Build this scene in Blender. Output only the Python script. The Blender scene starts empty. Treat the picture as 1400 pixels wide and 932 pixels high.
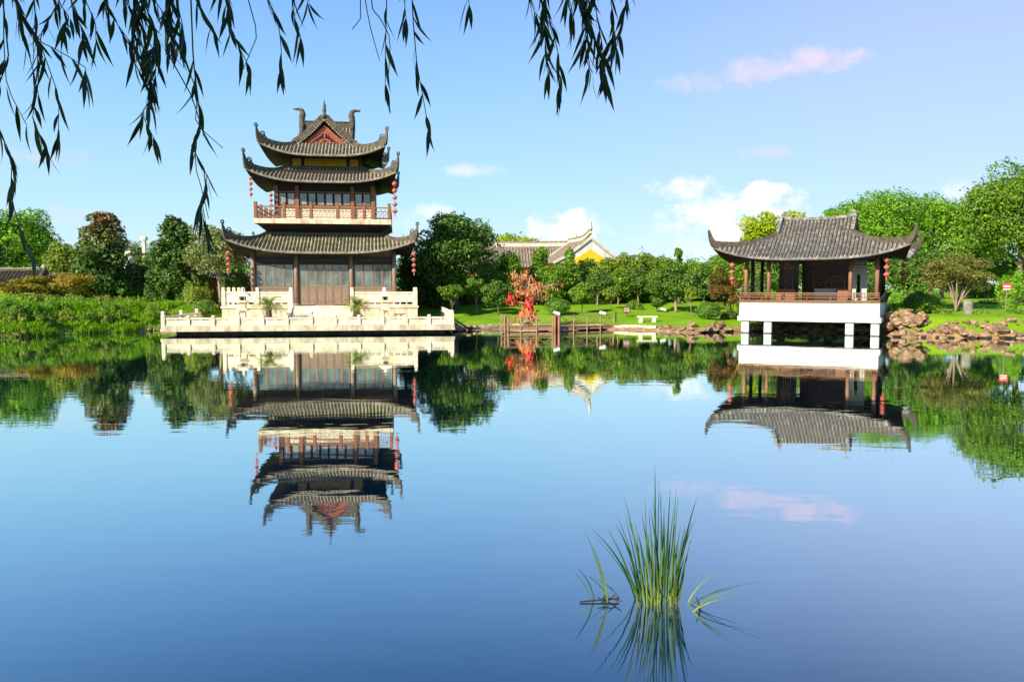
import bpy, math, random
import numpy as np
PI=math.pi
R=math.radians
rng=np.random.default_rng(7); random.seed(7)
scene=bpy.context.scene
col=scene.collection

# ------------------------------------------------------------------ camera constants (used to read real positions off the survey)
FPX=1400*28/36; CAMZ=3.6; TILT=R(3.73)
def at(px,py,y):
    x=(px-700)/FPX; z=(466-py)/FPX
    ry=math.cos(TILT)+z*math.sin(TILT); rz=-math.sin(TILT)+z*math.cos(TILT)
    k=y/ry
    return (x*k,y,CAMZ+rz*k)

# ------------------------------------------------------------------ mesh builder
class MB:
    def __init__(s): s.v=[]; s.f=[]; s.m=[]; s.mi=0
    def add(s,vs,fs):
        o=len(s.v); s.v.extend(tuple(map(float,p)) for p in vs); s.f.extend(tuple(o+i for i in f) for f in fs); s.m.extend([s.mi]*len(fs)); return s
    def box(s,x0,x1,y0,y1,z0,z1):
        if x0>x1:x0,x1=x1,x0
        if y0>y1:y0,y1=y1,y0
        if z0>z1:z0,z1=z1,z0
        vs=[(x,y,z) for z in(z0,z1) for y in(y0,y1) for x in(x0,x1)]
        return s.add(vs,[(0,2,3,1),(4,5,7,6),(0,1,5,4),(2,6,7,3),(0,4,6,2),(1,3,7,5)])
    def bbox(s,x0,x1,y0,y1,z0,z1,b=.02):
        "box with chamfered vertical edges and top"
        xs=(x0,x0+b,x1-b,x1); ys=(y0,y0+b,y1-b,y1)
        def ring(z,i):
            a,c=x0+i,x1-i; d,e=y0+i,y1-i
            return [(a+b,d,z),(c-b,d,z),(c,d+b,z),(c,e-b,z),(c-b,e,z),(a+b,e,z),(a,e-b,z),(a,d+b,z)]
        vs=ring(z0,0)+ring(z1-b,0)+ring(z1,b)
        fs=[tuple(range(7,-1,-1)),tuple(range(16,24))]
        for k in(0,8):
            for i in range(8): fs.append((k+i,k+(i+1)%8,k+8+(i+1)%8,k+8+i))
        return s.add(vs,fs)
    def bar(s,p,q,w,h=None):
        h=h or w
        p=np.array(p,float); q=np.array(q,float); t=q-p; L=np.linalg.norm(t)
        if L<1e-6: return s
        t/=L; up=np.array((0,0,1.)) if abs(t[2])<.95 else np.array((0,1.,0))
        a=np.cross(t,up); a/=np.linalg.norm(a); b=np.cross(a,t)
        vs=[c+a*i*w/2+b*j*h/2 for c in(p,q) for i,j in((-1,-1),(1,-1),(1,1),(-1,1))]
        return s.add(vs,[(3,2,1,0),(4,5,6,7),(0,1,5,4),(1,2,6,5),(2,3,7,6),(3,0,4,7)])
    def tube(s,pts,rs,n=8,cap=True):
        pts=[np.array(p,float) for p in pts]
        if not hasattr(rs,'__len__'): rs=[rs]*len(pts)
        vs=[];fs=[];ref=None
        for i,p in enumerate(pts):
            t=pts[min(i+1,len(pts)-1)]-pts[max(i-1,0)]; t/=max(np.linalg.norm(t),1e-9)
            if ref is None: ref=np.array((1.,0,0)) if abs(t[0])<.8 else np.array((0,1.,0))
            a=ref-t*np.dot(ref,t); a/=max(np.linalg.norm(a),1e-9); b=np.cross(t,a); ref=a
            for k in range(n):
                th=2*PI*k/n; vs.append(p+(a*math.cos(th)+b*math.sin(th))*rs[i])
        for i in range(len(pts)-1):
            for k in range(n):
                fs.append((i*n+k,i*n+(k+1)%n,(i+1)*n+(k+1)%n,(i+1)*n+k))
        if cap:
            fs.append(tuple(range(n-1,-1,-1))); o=(len(pts)-1)*n; fs.append(tuple(range(o,o+n)))
        return s.add(vs,fs)
    def lathe(s,prof,c=(0,0,0),n=16):
        vs=[];fs=[]
        for r,z in prof:
            for k in range(n):
                th=2*PI*k/n; vs.append((c[0]+r*math.cos(th),c[1]+r*math.sin(th),c[2]+z))
        for i in range(len(prof)-1):
            for k in range(n): fs.append((i*n+k,i*n+(k+1)%n,(i+1)*n+(k+1)%n,(i+1)*n+k))
        fs.append(tuple(range(n-1,-1,-1))); o=(len(prof)-1)*n; fs.append(tuple(range(o,o+n)))
        return s.add(vs,fs)
    def sweep(s,pts,ws,hs,side):
        "rectangular section standing on the curve"
        pts=[np.array(p,float) for p in pts]; side=np.array(side,float); side/=np.linalg.norm(side)
        vs=[];fs=[]
        for i,p in enumerate(pts):
            t=pts[min(i+1,len(pts)-1)]-pts[max(i-1,0)]; t/=max(np.linalg.norm(t),1e-9)
            up=np.cross(side,t); 
            if up[2]<0 : up=-up
            w=ws[i]/2; h=hs[i]
            vs+= [p-side*w-up*.05,p+side*w-up*.05,p+side*w*.8+up*h,p-side*w*.8+up*h]
        for i in range(len(pts)-1):
            for k in range(4): fs.append((i*4+k,i*4+(k+1)%4,i*4+4+(k+1)%4,i*4+4+k))
        fs.append((3,2,1,0)); o=(len(pts)-1)*4; fs.append((o,o+1,o+2,o+3))
        return s.add(vs,fs)
    def grid(s,P,mod=None):
        "P: list of rows of points; mod: column faces that take the second material"
        n=len(P[0]); vs=[p for r in P for p in r]; fs=[]
        for i in range(len(P)-1):
            for k in range(n-1): fs.append((i*n+k,i*n+k+1,(i+1)*n+k+1,(i+1)*n+k))
        s.add(vs,fs)
        if mod is not None:
            m=[1 if k%6 in mod else 0 for k in range(n-1)]*(len(P)-1); s.m[-len(m):]=m
        return s
    def build(s,name,mat,parent=None,smooth=False):
        me=bpy.data.meshes.new(name); me.from_pydata(s.v,[],s.f); 
        for m in (mat if isinstance(mat,(list,tuple)) else [mat]): me.materials.append(m)
        if isinstance(mat,(list,tuple)): me.polygons.foreach_set('material_index',s.m)
        if smooth: me.polygons.foreach_set('use_smooth',[True]*len(me.polygons))
        me.update()
        o=bpy.data.objects.new(name,me); col.objects.link(o)
        if parent is not None: o.parent=parent
        return o
def tag(o,label=None,cat=None,group=None,kind=None):
    if label:o['label']=label
    if cat:o['category']=cat
    if group:o['group']=group
    if kind:o['kind']=kind
    return o
def thing(name,label,cat,loc=(0,0,0),rz=0,group=None):
    o=bpy.data.objects.new(name,None); col.objects.link(o); o.location=loc; o.rotation_euler=(0,0,rz); o.empty_display_size=.3
    return tag(o,label,cat,group)
def copy_tree(o,parent=None):
    c=o.copy(); col.objects.link(c)
    if parent is not None: c.parent=parent
    for ch in [x for x in bpy.data.objects if x.parent==o]: copy_tree(ch,c)
    return c

# ------------------------------------------------------------------ materials
def newmat(name):
    m=bpy.data.materials.new(name); m.use_nodes=True; nt=m.node_tree
    return m,nt,nt.nodes['Principled BSDF']
def N(nt,t,**kw):
    n=nt.nodes.new(t)
    for k,v in kw.items(): setattr(n,k,v)
    return n
def setspec(b,v):
    b.inputs['Specular IOR Level'].default_value=v
def noisy(name,c1,c2,scale=3,rough=.7,bump=0,bscale=None,spec=.3,c3=None,c3pos=.7,detail=6,stretch=None,coord='Object'):
    m,nt,b=newmat(name)
    tc=N(nt,'ShaderNodeTexCoord'); src=tc.outputs[coord]
    if stretch:
        mp=N(nt,'ShaderNodeMapping'); mp.inputs['Scale'].default_value=stretch; nt.links.new(src,mp.inputs[0]); src=mp.outputs[0]
    no=N(nt,'ShaderNodeTexNoise'); no.inputs['Scale'].default_value=scale; no.inputs['Detail'].default_value=detail; no.inputs['Roughness'].default_value=.65
    nt.links.new(src,no.inputs['Vector'])
    cr=N(nt,'ShaderNodeValToRGB'); e=cr.color_ramp.elements
    e[0].position=.35; e[0].color=(*c1,1); e[1].position=.62 if c3 is None else .55; e[1].color=(*c2,1)
    if c3 is not None: x=e.new(c3pos); x.color=(*c3,1)
    nt.links.new(no.outputs['Fac'],cr.inputs[0]); nt.links.new(cr.outputs[0],b.inputs['Base Color'])
    b.inputs['Roughness'].default_value=rough; setspec(b,spec)
    if bump:
        n2=N(nt,'ShaderNodeTexNoise'); n2.inputs['Scale'].default_value=bscale or scale*4; n2.inputs['Detail'].default_value=5
        nt.links.new(src,n2.inputs['Vector'])
        bp=N(nt,'ShaderNodeBump'); bp.inputs['Strength'].default_value=bump; bp.inputs['Distance'].default_value=.05
        nt.links.new(n2.outputs['Fac'],bp.inputs['Height']); nt.links.new(bp.outputs[0],b.inputs['Normal'])
    return m
M={}
M['tile']=noisy('roof_tile',(.13,.105,.072),(.31,.255,.175),3.6,.85,.4,14,c3=(.54,.46,.32),c3pos=.72)
M['tile_trough']=noisy('trough_tile',(.016,.014,.011),(.05,.043,.033),2.6,.9)
M['tile_moss']=noisy('mossy_tile',(.10,.10,.05),(.30,.27,.15),1.6,.85,.4,14,c3=(.50,.45,.28),c3pos=.72)
M['tile_grey']=noisy('grey_tile',(.10,.092,.078),(.24,.215,.18),3.2,.85,.4,12,c3=(.56,.50,.41),c3pos=.70)
M['tile_far']=noisy('far_tile',(.11,.088,.065),(.25,.20,.15),2.5,.9,c3=(.34,.28,.21))
M['ridge_cream']=noisy('cream_ridge',(.52,.44,.32),(.68,.60,.46),2,.8)
M['ridge']=noisy('ridge_stone',(.055,.045,.032),(.15,.12,.085),3,.8,.3)
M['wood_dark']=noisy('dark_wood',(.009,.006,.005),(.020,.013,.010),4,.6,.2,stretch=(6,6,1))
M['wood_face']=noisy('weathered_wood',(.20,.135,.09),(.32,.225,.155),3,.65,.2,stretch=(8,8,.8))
M['wood_red']=noisy('red_wood',(.20,.075,.035),(.34,.145,.075),3,.6,.2,stretch=(6,6,1))
M['gable_red']=noisy('red_board',(.28,.07,.035),(.40,.12,.06),3,.6)
M['wood_tan']=noisy('tan_wood',(.30,.17,.08),(.48,.30,.15),4,.65,.2,stretch=(6,6,1))
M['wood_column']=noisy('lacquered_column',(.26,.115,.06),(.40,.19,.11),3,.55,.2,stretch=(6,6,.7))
M['wood_brown']=noisy('brown_wood',(.20,.10,.05),(.34,.18,.10),4,.65,.2,stretch=(6,6,1))
M['stone']=noisy('cream_stone',(.68,.56,.37),(.82,.72,.53),.9,.75,.25,9,c3=(.86,.79,.62),c3pos=.7)
M['stone_dirty']=noisy('stained_stone',(.46,.35,.22),(.74,.62,.43),1.3,.8,.25,9,stretch=(1.5,1.5,.5),c3=(.78,.70,.54),c3pos=.7)
M['plaster']=noisy('white_plaster',(.58,.55,.46),(.76,.74,.67),1.1,.8,.08,stretch=(2.2,2.2,.3),c3=(.82,.80,.74),c3pos=.62)
M['algae']=noisy('algae_stain',(.06,.07,.03),(.20,.19,.12),6,.9)
M['cream']=noisy('cream_panel',(.62,.55,.42),(.72,.66,.52),1.5,.8)
M['yellow']=noisy('yellow_wall',(.78,.48,.010),(.88,.60,.02),.7,.85)
M['yellow_panel']=noisy('ochre_panel',(.55,.26,.02),(.72,.38,.04),1.5,.8)
M['ochre']=noisy('ochre_wall',(.33,.14,.035),(.50,.24,.07),.8,.85)
M['rock']=noisy('red_rock',(.13,.080,.045),(.36,.22,.12),2.2,.9,1.,7,c3=(.58,.43,.28),c3pos=.70)
M['bark']=noisy('bark',(.09,.06,.04),(.22,.16,.11),5,.9,.6,12,stretch=(3,3,.7))
M['bark_pale']=noisy('pale_bark',(.22,.16,.10),(.42,.32,.22),5,.9,.5,12,stretch=(3,3,.7))
M['lantern_red']=noisy('lantern_cloth',(.58,.10,.08),(.72,.19,.15),4,.55)
M['gold']=noisy('lantern_cap',(.45,.12,.05),(.6,.2,.1),4,.5)
M['cord']=noisy('cord',(.1,.02,.02),(.15,.03,.03),4,.8)
M['ribbon']=noisy('red_ribbon',(.60,.02,.015),(.80,.06,.04),6,.6)
M['sign_brown']=noisy('brown_board',(.13,.045,.03),(.18,.065,.04),4,.5)
M['sign_white']=noisy('white_paint',(.75,.73,.7),(.82,.8,.78),4,.5)
M['sign_red']=noisy('red_paint',(.62,.05,.05),(.70,.08,.07),3,.45)
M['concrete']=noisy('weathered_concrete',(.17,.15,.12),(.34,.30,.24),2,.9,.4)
M['pale_grey']=noisy('pale_grey_plaster',(.42,.47,.43),(.52,.56,.51),2,.8)
M['pot']=noisy('pot_clay',(.28,.20,.14),(.42,.33,.24),3,.7)
def glass(name,c,rough=.06):
    m,nt,b=newmat(name)
    no=N(nt,'ShaderNodeTexNoise'); no.inputs['Scale'].default_value=.9; tc=N(nt,'ShaderNodeTexCoord'); nt.links.new(tc.outputs['Object'],no.inputs[0])
    cr=N(nt,'ShaderNodeValToRGB'); e=cr.color_ramp.elements; e[0].position=.35;e[1].position=.65
    e[0].color=(*[x*.35 for x in c],1); e[1].color=(*c,1)
    nt.links.new(no.outputs[0],cr.inputs[0]); nt.links.new(cr.outputs[0],b.inputs['Base Color'])
    b.inputs['Roughness'].default_value=rough; b.inputs['IOR'].default_value=1.6; setspec(b,.8)
    return m
M['glass']=glass('door_glass',(.17,.25,.23)); M['glass_pale']=glass('curtained_glass',(.36,.37,.33),.1)

def leafmat(name,stops,trans=.3,rough=.5,spec=.25):
    m,nt,b=newmat(name)
    at_=N(nt,'ShaderNodeAttribute'); at_.attribute_name='rnd'
    cr=N(nt,'ShaderNodeValToRGB'); e=cr.color_ramp.elements
    e[0].position=0; e[0].color=(*stops[0],1); e[1].position=1; e[1].color=(*stops[-1],1)
    for i,s in enumerate(stops[1:-1]):
        x=e.new((i+1)/(len(stops)-1)); x.color=(*s,1)
    nt.links.new(at_.outputs['Fac'],cr.inputs[0])
    nt.links.new(cr.outputs[0],b.inputs['Base Color']); b.inputs['Roughness'].default_value=rough; setspec(b,spec)
    tr=N(nt,'ShaderNodeBsdfTranslucent'); nt.links.new(cr.outputs[0],tr.inputs[0])
    mx=N(nt,'ShaderNodeMixShader'); mx.inputs[0].default_value=trans
    nt.links.new(b.outputs[0],mx.inputs[1]); nt.links.new(tr.outputs[0],mx.inputs[2])
    nt.links.new(mx.outputs[0],nt.nodes['Material Output'].inputs[0])
    return m
M['leaf_bright']=leafmat('bright_leaf',[(0.108,0.247,0.013),(0.207,0.423,0.022),(0.335,0.564,0.047)])
M['leaf_lime']=leafmat('lime_leaf',[(0.264,0.374,0.007),(0.418,0.528,0.011),(0.528,0.616,0.022)])
M['leaf_green']=leafmat('green_leaf',[(0.098,0.202,0.013),(0.189,0.338,0.023),(0.325,0.481,0.046)])
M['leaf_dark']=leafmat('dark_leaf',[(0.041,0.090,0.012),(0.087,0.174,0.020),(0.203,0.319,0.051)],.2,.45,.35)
M['leaf_deep']=leafmat('deep_leaf',[(0.049,0.111,0.014),(0.115,0.223,0.024),(0.257,0.392,0.061)],.2)
M['leaf_rust']=leafmat('rusty_leaf',[(0.084,0.084,0.019),(0.240,0.120,0.034),(0.408,0.192,0.060)],.15,.4,.4)
M['leaf_olive']=leafmat('olive_leaf',[(0.125,0.163,0.037),(0.250,0.300,0.081),(0.425,0.463,0.163)],.2)
M['leaf_yellowgreen']=leafmat('yellowgreen_leaf',[(0.120,0.204,0.019),(0.276,0.372,0.036),(0.480,0.504,0.072)])
M['leaf_orange']=leafmat('orange_leaf',[(.16,.20,.018),(.42,.31,.03),(.62,.34,.07)],.3)
M['leaf_maple']=leafmat('maple_leaf',[(0.132,0.180,0.024),(0.264,0.276,0.054),(0.456,0.288,0.096)],.3)
M['leaf_redmaple']=leafmat('redmaple_leaf',[(.09,.09,.016),(.22,.15,.03),(.38,.16,.05)],.3)
M['leaf_box']=leafmat('clipped_leaf',[(0.074,0.162,0.014),(0.142,0.284,0.024),(0.257,0.432,0.054)],.15,.45,.35)
M['leaf_azalea']=leafmat('azalea_leaf',[(0.132,0.228,0.019),(0.240,0.372,0.034),(0.396,0.480,0.066)],.2)
M['grass']=leafmat('tall_grass_leaf',[(0.138,0.287,0.006),(0.253,0.483,0.011),(0.414,0.632,0.023)],.35)
M['sago']=leafmat('sago_leaf',[(.09,.17,.012),(.18,.29,.02),(.35,.40,.04)],.25)
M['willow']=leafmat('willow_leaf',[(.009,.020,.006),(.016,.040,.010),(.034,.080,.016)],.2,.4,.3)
M['reed']=leafmat('reed_leaf',[(.025,.085,.018),(.06,.15,.025),(.30,.38,.07)],.3,.45,.3)
M['reed_dry']=leafmat('dry_reed_leaf',[(.10,.06,.02),(.22,.15,.06),(.35,.25,.10)],.2)
M['ribbon_pale']=leafmat('faded_ribbon',[(.75,.04,.03),(.80,.12,.05),(.86,.50,.16),(.86,.68,.34),(.85,.48,.14),(.78,.06,.04)],.3,.6)
M['twig']=noisy('willow_twig',(.03,.025,.012),(.05,.04,.02),6,.8)

# terrain: grass, with bare earth by the waterline
def terrain_mat():
    m,nt,b=newmat('lawn_ground')
    tc=N(nt,'ShaderNodeTexCoord'); geo=N(nt,'ShaderNodeNewGeometry'); sep=N(nt,'ShaderNodeSeparateXYZ'); nt.links.new(geo.outputs['Position'],sep.inputs[0])
    n1=N(nt,'ShaderNodeTexNoise'); n1.inputs['Scale'].default_value=.22; n1.inputs['Detail'].default_value=8; n1.inputs['Roughness'].default_value=.7; nt.links.new(geo.outputs['Position'],n1.inputs['Vector'])
    cr=N(nt,'ShaderNodeValToRGB'); e=cr.color_ramp.elements
    e[0].position=.3;e[0].color=(.12,.25,.004,1); e[1].position=.7; e[1].color=(.27,.44,.008,1); x=e.new(.5); x.color=(.19,.36,.006,1)
    nt.links.new(n1.outputs[0],cr.inputs[0])
    n4=N(nt,'ShaderNodeTexNoise'); n4.inputs['Scale'].default_value=.55; n4.inputs['Detail'].default_value=7; n4.inputs['Roughness'].default_value=.75; nt.links.new(geo.outputs['Position'],n4.inputs['Vector'])
    mr4=N(nt,'ShaderNodeMapRange'); mr4.inputs[1].default_value=.54; mr4.inputs[2].default_value=.74; mr4.inputs[4].default_value=.75; nt.links.new(n4.outputs[0],mr4.inputs[0])
    mxd=N(nt,'ShaderNodeMix',data_type='RGBA'); nt.links.new(mr4.outputs[0],mxd.inputs[0]); nt.links.new(cr.outputs[0],mxd.inputs[6]); mxd.inputs[7].default_value=(.33,.33,.05,1)
    n2=N(nt,'ShaderNodeTexNoise'); n2.inputs['Scale'].default_value=1.3; n2.inputs['Detail'].default_value=6; nt.links.new(geo.outputs['Position'],n2.inputs['Vector'])
    cr2=N(nt,'ShaderNodeValToRGB'); e=cr2.color_ramp.elements; e[0].position=.35; e[0].color=(.20,.12,.06,1); e[1].position=.65; e[1].color=(.46,.31,.17,1)
    nt.links.new(n2.outputs[0],cr2.inputs[0])
    ad=N(nt,'ShaderNodeMath',operation='MULTIPLY_ADD'); ad.inputs[1].default_value=.22; nt.links.new(n2.outputs[0],ad.inputs[0]); nt.links.new(sep.outputs[2],ad.inputs[2])
    mr=N(nt,'ShaderNodeMapRange'); mr.inputs[1].default_value=.47; mr.inputs[2].default_value=.56; nt.links.new(ad.outputs[0],mr.inputs[0])
    mx=N(nt,'ShaderNodeMix',data_type='RGBA'); nt.links.new(mr.outputs[0],mx.inputs[0]); nt.links.new(cr2.outputs[0],mx.inputs[6]); nt.links.new(mxd.outputs[2],mx.inputs[7])
    nt.links.new(mx.outputs[2],b.inputs['Base Color']); b.inputs['Roughness'].default_value=.9; setspec(b,.15)
    n3=N(nt,'ShaderNodeTexNoise'); n3.inputs['Scale'].default_value=9; n3.inputs['Detail'].default_value=4; nt.links.new(geo.outputs['Position'],n3.inputs['Vector'])
    bp=N(nt,'ShaderNodeBump'); bp.inputs['Strength'].default_value=.6; bp.inputs['Distance'].default_value=.12; nt.links.new(n3.outputs[0],bp.inputs['Height']); nt.links.new(bp.outputs[0],b.inputs['Normal'])
    return m
M['terrain']=terrain_mat()
def water_mat():
    m,nt,b=newmat('pond_water')
    nt.nodes.remove(b)
    geo=N(nt,'ShaderNodeNewGeometry')
    mp=N(nt,'ShaderNodeMapping'); mp.inputs['Scale'].default_value=(.5,1.5,1); nt.links.new(geo.outputs['Position'],mp.inputs[0])
    n1=N(nt,'ShaderNodeTexNoise'); n1.inputs['Scale'].default_value=1.0; n1.inputs['Detail'].default_value=3; n1.inputs['Distortion'].default_value=.6; nt.links.new(mp.outputs[0],n1.inputs['Vector'])
    n2=N(nt,'ShaderNodeTexNoise'); n2.inputs['Scale'].default_value=.12; n2.inputs['Detail'].default_value=2; nt.links.new(geo.outputs['Position'],n2.inputs['Vector'])
    mu=N(nt,'ShaderNodeMath',operation='MULTIPLY'); nt.links.new(n1.outputs[0],mu.inputs[0]); nt.links.new(n2.outputs[0],mu.inputs[1])
    bp=N(nt,'ShaderNodeBump'); bp.inputs['Strength'].default_value=.10; bp.inputs['Distance'].default_value=.05
    nt.links.new(mu.outputs[0],bp.inputs['Height'])
    lw=N(nt,'ShaderNodeLayerWeight'); lw.inputs['Blend'].default_value=.5
    pw=N(nt,'ShaderNodeMapRange',interpolation_type='SMOOTHSTEP'); nt.links.new(lw.outputs['Facing'],pw.inputs[0]); pw.inputs[1].default_value=.30; pw.inputs[2].default_value=.93
    mlt=N(nt,'ShaderNodeMath',operation='MULTIPLY'); nt.links.new(pw.outputs[0],mlt.inputs[0]); mlt.inputs[1].default_value=.96
    gl=N(nt,'ShaderNodeBsdfGlossy')
    n3=N(nt,'ShaderNodeTexNoise'); mp3=N(nt,'ShaderNodeMapping'); mp3.inputs['Scale'].default_value=(.02,.09,1); nt.links.new(geo.outputs['Position'],mp3.inputs[0]); n3.inputs['Scale'].default_value=1.6; n3.inputs['Detail'].default_value=4; nt.links.new(mp3.outputs[0],n3.inputs['Vector'])
    mr3=N(nt,'ShaderNodeMapRange'); mr3.inputs[1].default_value=.45; mr3.inputs[2].default_value=.68; mr3.inputs[3].default_value=.008; mr3.inputs[4].default_value=.045; nt.links.new(n3.outputs[0],mr3.inputs[0]); nt.links.new(mr3.outputs[0],gl.inputs['Roughness']); gl.inputs['Color'].default_value=(.93,1.,.95,1)
    df=N(nt,'ShaderNodeBsdfDiffuse'); df.inputs['Color'].default_value=(.002,.022,.062,1)
    nt.links.new(bp.outputs[0],gl.inputs['Normal'])
    mx=N(nt,'ShaderNodeMixShader'); nt.links.new(mlt.outputs[0],mx.inputs[0]); nt.links.new(df.outputs[0],mx.inputs[1]); nt.links.new(gl.outputs[0],mx.inputs[2])
    nt.links.new(mx.outputs[0],nt.nodes['Material Output'].inputs[0])
    return m
M['water']=water_mat()

# ------------------------------------------------------------------ terrain
POND=np.array([(-8,2.2),(8,2.2),(30,4),(52,14),(58,38),(50,56),(38,58.5),(32.3,58.9),(29.4,59.8),(29.4,61.8),(29.6,64),(20.6,68.4),(18.2,67.2),(16,66.2),(14.8,65.4),(12.7,69),(9.7,70.6),(5,71.7),(0,72.3),(-3.8,69.8),(-5,72),(-12,75),(-24,75),(-28,71),(-30.6,69.2),(-31.8,67.2),(-34.9,64.4),(-36,61.5),(-37.5,59.4),(-44,52),(-50,30),(-38,8)],float)
def pond_dist(x,y):
    "positive outside the pond"
    x=np.asarray(x,float); y=np.asarray(y,float)
    d=np.full(x.shape,1e9); ins=np.zeros(x.shape,bool)
    n=len(POND)
    for i in range(n):
        a=POND[i]; b=POND[(i+1)%n]; e=b-a
        t=np.clip(((x-a[0])*e[0]+(y-a[1])*e[1])/(e@e),0,1)
        d=np.minimum(d,np.hypot(x-a[0]-t*e[0],y-a[1]-t*e[1]))
        c=((a[1]>y)!=(b[1]>y)); 
        with np.errstate(divide='ignore',invalid='ignore'):
            xi=a[0]+(y-a[1])*(b[0]-a[0])/(b[1]-a[1] if b[1]!=a[1] else 1e-9)
        ins^= c&(x<xi)
    return np.where(ins,-d,d)
def sm(t): t=np.clip(t,0,1); return t*t*(3-2*t)
def gz(x,y):
    x=np.asarray(x,float); y=np.asarray(y,float)
    d=pond_dist(x,y); D=np.maximum(d,0)
    z=.34*sm((d+.35)/.7)+np.minimum(D*.082,2.0)
    z+= .9*sm((x-28)/4)*sm((y-50)/6)*sm(D/3.0)*sm((90-y)/20)           # right rocky shore
    z+= 1.15*sm((-27-x)/4)*sm((y-50)/6)*sm(D/4.5)*sm((95-y)/20)         # left grassy bank
    z+= .5*sm((x-14.5)/1.5)*sm((22-x)/2)*sm((y-60)/3)*sm(D/1.2)*sm((75-y)/6)
    z+= 1.75*sm(D/1.6)*sm((8-y)/4)
    z+= .05*np.sin(x*.9+y*.35)*np.cos(y*.7-x*.2)*sm(D/2)+.12*np.sin(x*.21)*np.sin(y*.17+1)*sm(D/6)
    return np.where(d<-.35,-1.4*sm((-d-.35)/2.0)-.02,z)
def gzz(x,y): return float(gz(np.array([x]),np.array([y]))[0])
def axis(lo,hi,st,far):
    a=list(np.arange(lo,hi+1e-6,st)); s=st
    p=[];v=hi
    while v<far: s*=1.35; v+=s; p.append(v)
    q=[];v=lo;s=st
    while v>-far: s*=1.35; v-=s; q.append(v)
    return np.array(q[::-1]+a+p)
gx=axis(-56,56,.7,2500); gy=axis(-8,112,.7,2500)
GX,GY=np.meshgrid(gx,gy); GZ=gz(GX,GY)
me=bpy.data.meshes.new('ground'); nx,ny=len(gx),len(gy)
idx=np.arange(nx*ny).reshape(ny,nx)
q=np.stack([idx[:-1,:-1],idx[:-1,1:],idx[1:,1:],idx[1:,:-1]],-1).reshape(-1,4)
me.vertices.add(nx*ny); me.vertices.foreach_set('co',np.stack([GX,GY,GZ],-1).reshape(-1).astype(np.float32))
me.loops.add(q.size); me.loops.foreach_set('vertex_index',q.reshape(-1)); me.polygons.add(len(q)); me.polygons.foreach_set('loop_start',np.arange(0,q.size,4)); me.polygons.foreach_set('use_smooth',np.ones(len(q),bool))
me.update(calc_edges=True); me.materials.append(M['terrain'])
o=bpy.data.objects.new('ground',me); col.objects.link(o); tag(o,kind='structure')
w=MB(); w.add([(-53,1,0),(61,1,0),(61,78,0),(-53,78,0)],[(0,1,2,3)]); tag(w.build('water',M['water']),kind='structure')

# ------------------------------------------------------------------ foliage
def quads_obj(name,P,mat,parent,rnd,smooth=False):
    "P: (n,4,3)"
    n=len(P); me=bpy.data.meshes.new(name)
    me.vertices.add(n*4); me.vertices.foreach_set('co',P.reshape(-1).astype(np.float32))
    me.loops.add(n*4); me.loops.foreach_set('vertex_index',np.arange(n*4,dtype=np.int32)); me.polygons.add(n); me.polygons.foreach_set('loop_start',np.arange(0,n*4,4,dtype=np.int32))
    me.update(calc_edges=True)
    a=me.attributes.new('rnd','FLOAT','POINT'); a.data.foreach_set('value',np.repeat(rnd,4).astype(np.float32))
    mats=mat if isinstance(mat,(list,tuple)) else [mat]
    for m in mats: me.materials.append(m)
    o=bpy.data.objects.new(name,me); col.objects.link(o)
    if parent is not None:o.parent=parent
    return o
def unit(v): return v/np.maximum(np.linalg.norm(v,axis=-1,keepdims=True),1e-9)
def leaf_quads(pos,nrm,size,asp=.55,jit=.7,r=rng):
    n=len(pos)
    nn=unit(nrm+jit*r.normal(size=(n,3)))
    t=unit(np.cross(nn,r.normal(size=(n,3)))); b=np.cross(nn,t)
    L=(size*np.clip(r.lognormal(0,.32,n),.45,1.9))[:,None]; W=L*asp
    return np.stack([pos-t*L/2,pos-b*W/2+nn*L*.08,pos+t*L/2,pos+b*W/2+nn*L*.08],1)
def clump_leaves(clumps,n,size,r,upb=.35,jit=.6,sprig=.16):
    "clumps: (k,6): centre, radii"
    c=np.array(clumps); vol=(c[:,3]*c[:,4]+c[:,4]*c[:,5]+c[:,3]*c[:,5])
    k=r.choice(len(c),n,p=vol/vol.sum())
    d=unit(r.normal(size=(n,3))); d[:,2]=np.where((d[:,2]<-.35)&(r.random(n)<.6),-d[:,2],d[:,2])
    rad=r.uniform(.72,1.06,n)**.8
    wob=1+.12*np.sin(d[:,0]*5+k)*np.cos(d[:,1]*4+d[:,2]*3+k*2)
    # loose sprigs that break the outline
    ns=int(n*sprig)
    if ns>20:
        M_=max(8,ns//9); ks=r.choice(len(c),M_,p=vol/vol.sum()); ds=unit(r.normal(size=(M_,3))+np.array((0,0,.35))); g_=r.integers(0,M_,ns)
        k[:ns]=ks[g_]; d[:ns]=unit(ds[g_]+r.normal(0,.07,(ns,3))); rad[:ns]=r.uniform(.95,1.42,ns); wob=wob.copy(); wob[:ns]=1
    p=c[k,:3]+d*c[k,3:]*(rad*wob)[:,None]
    nr=unit(d/c[k,3:])+np.array((0,0,upb))
    rn=np.clip(r.normal(.45,.2,n)+.14*np.sin(k*2.3),0,1)
    return leaf_quads(p,nr,size,jit=jit,r=r),rn,p
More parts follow.
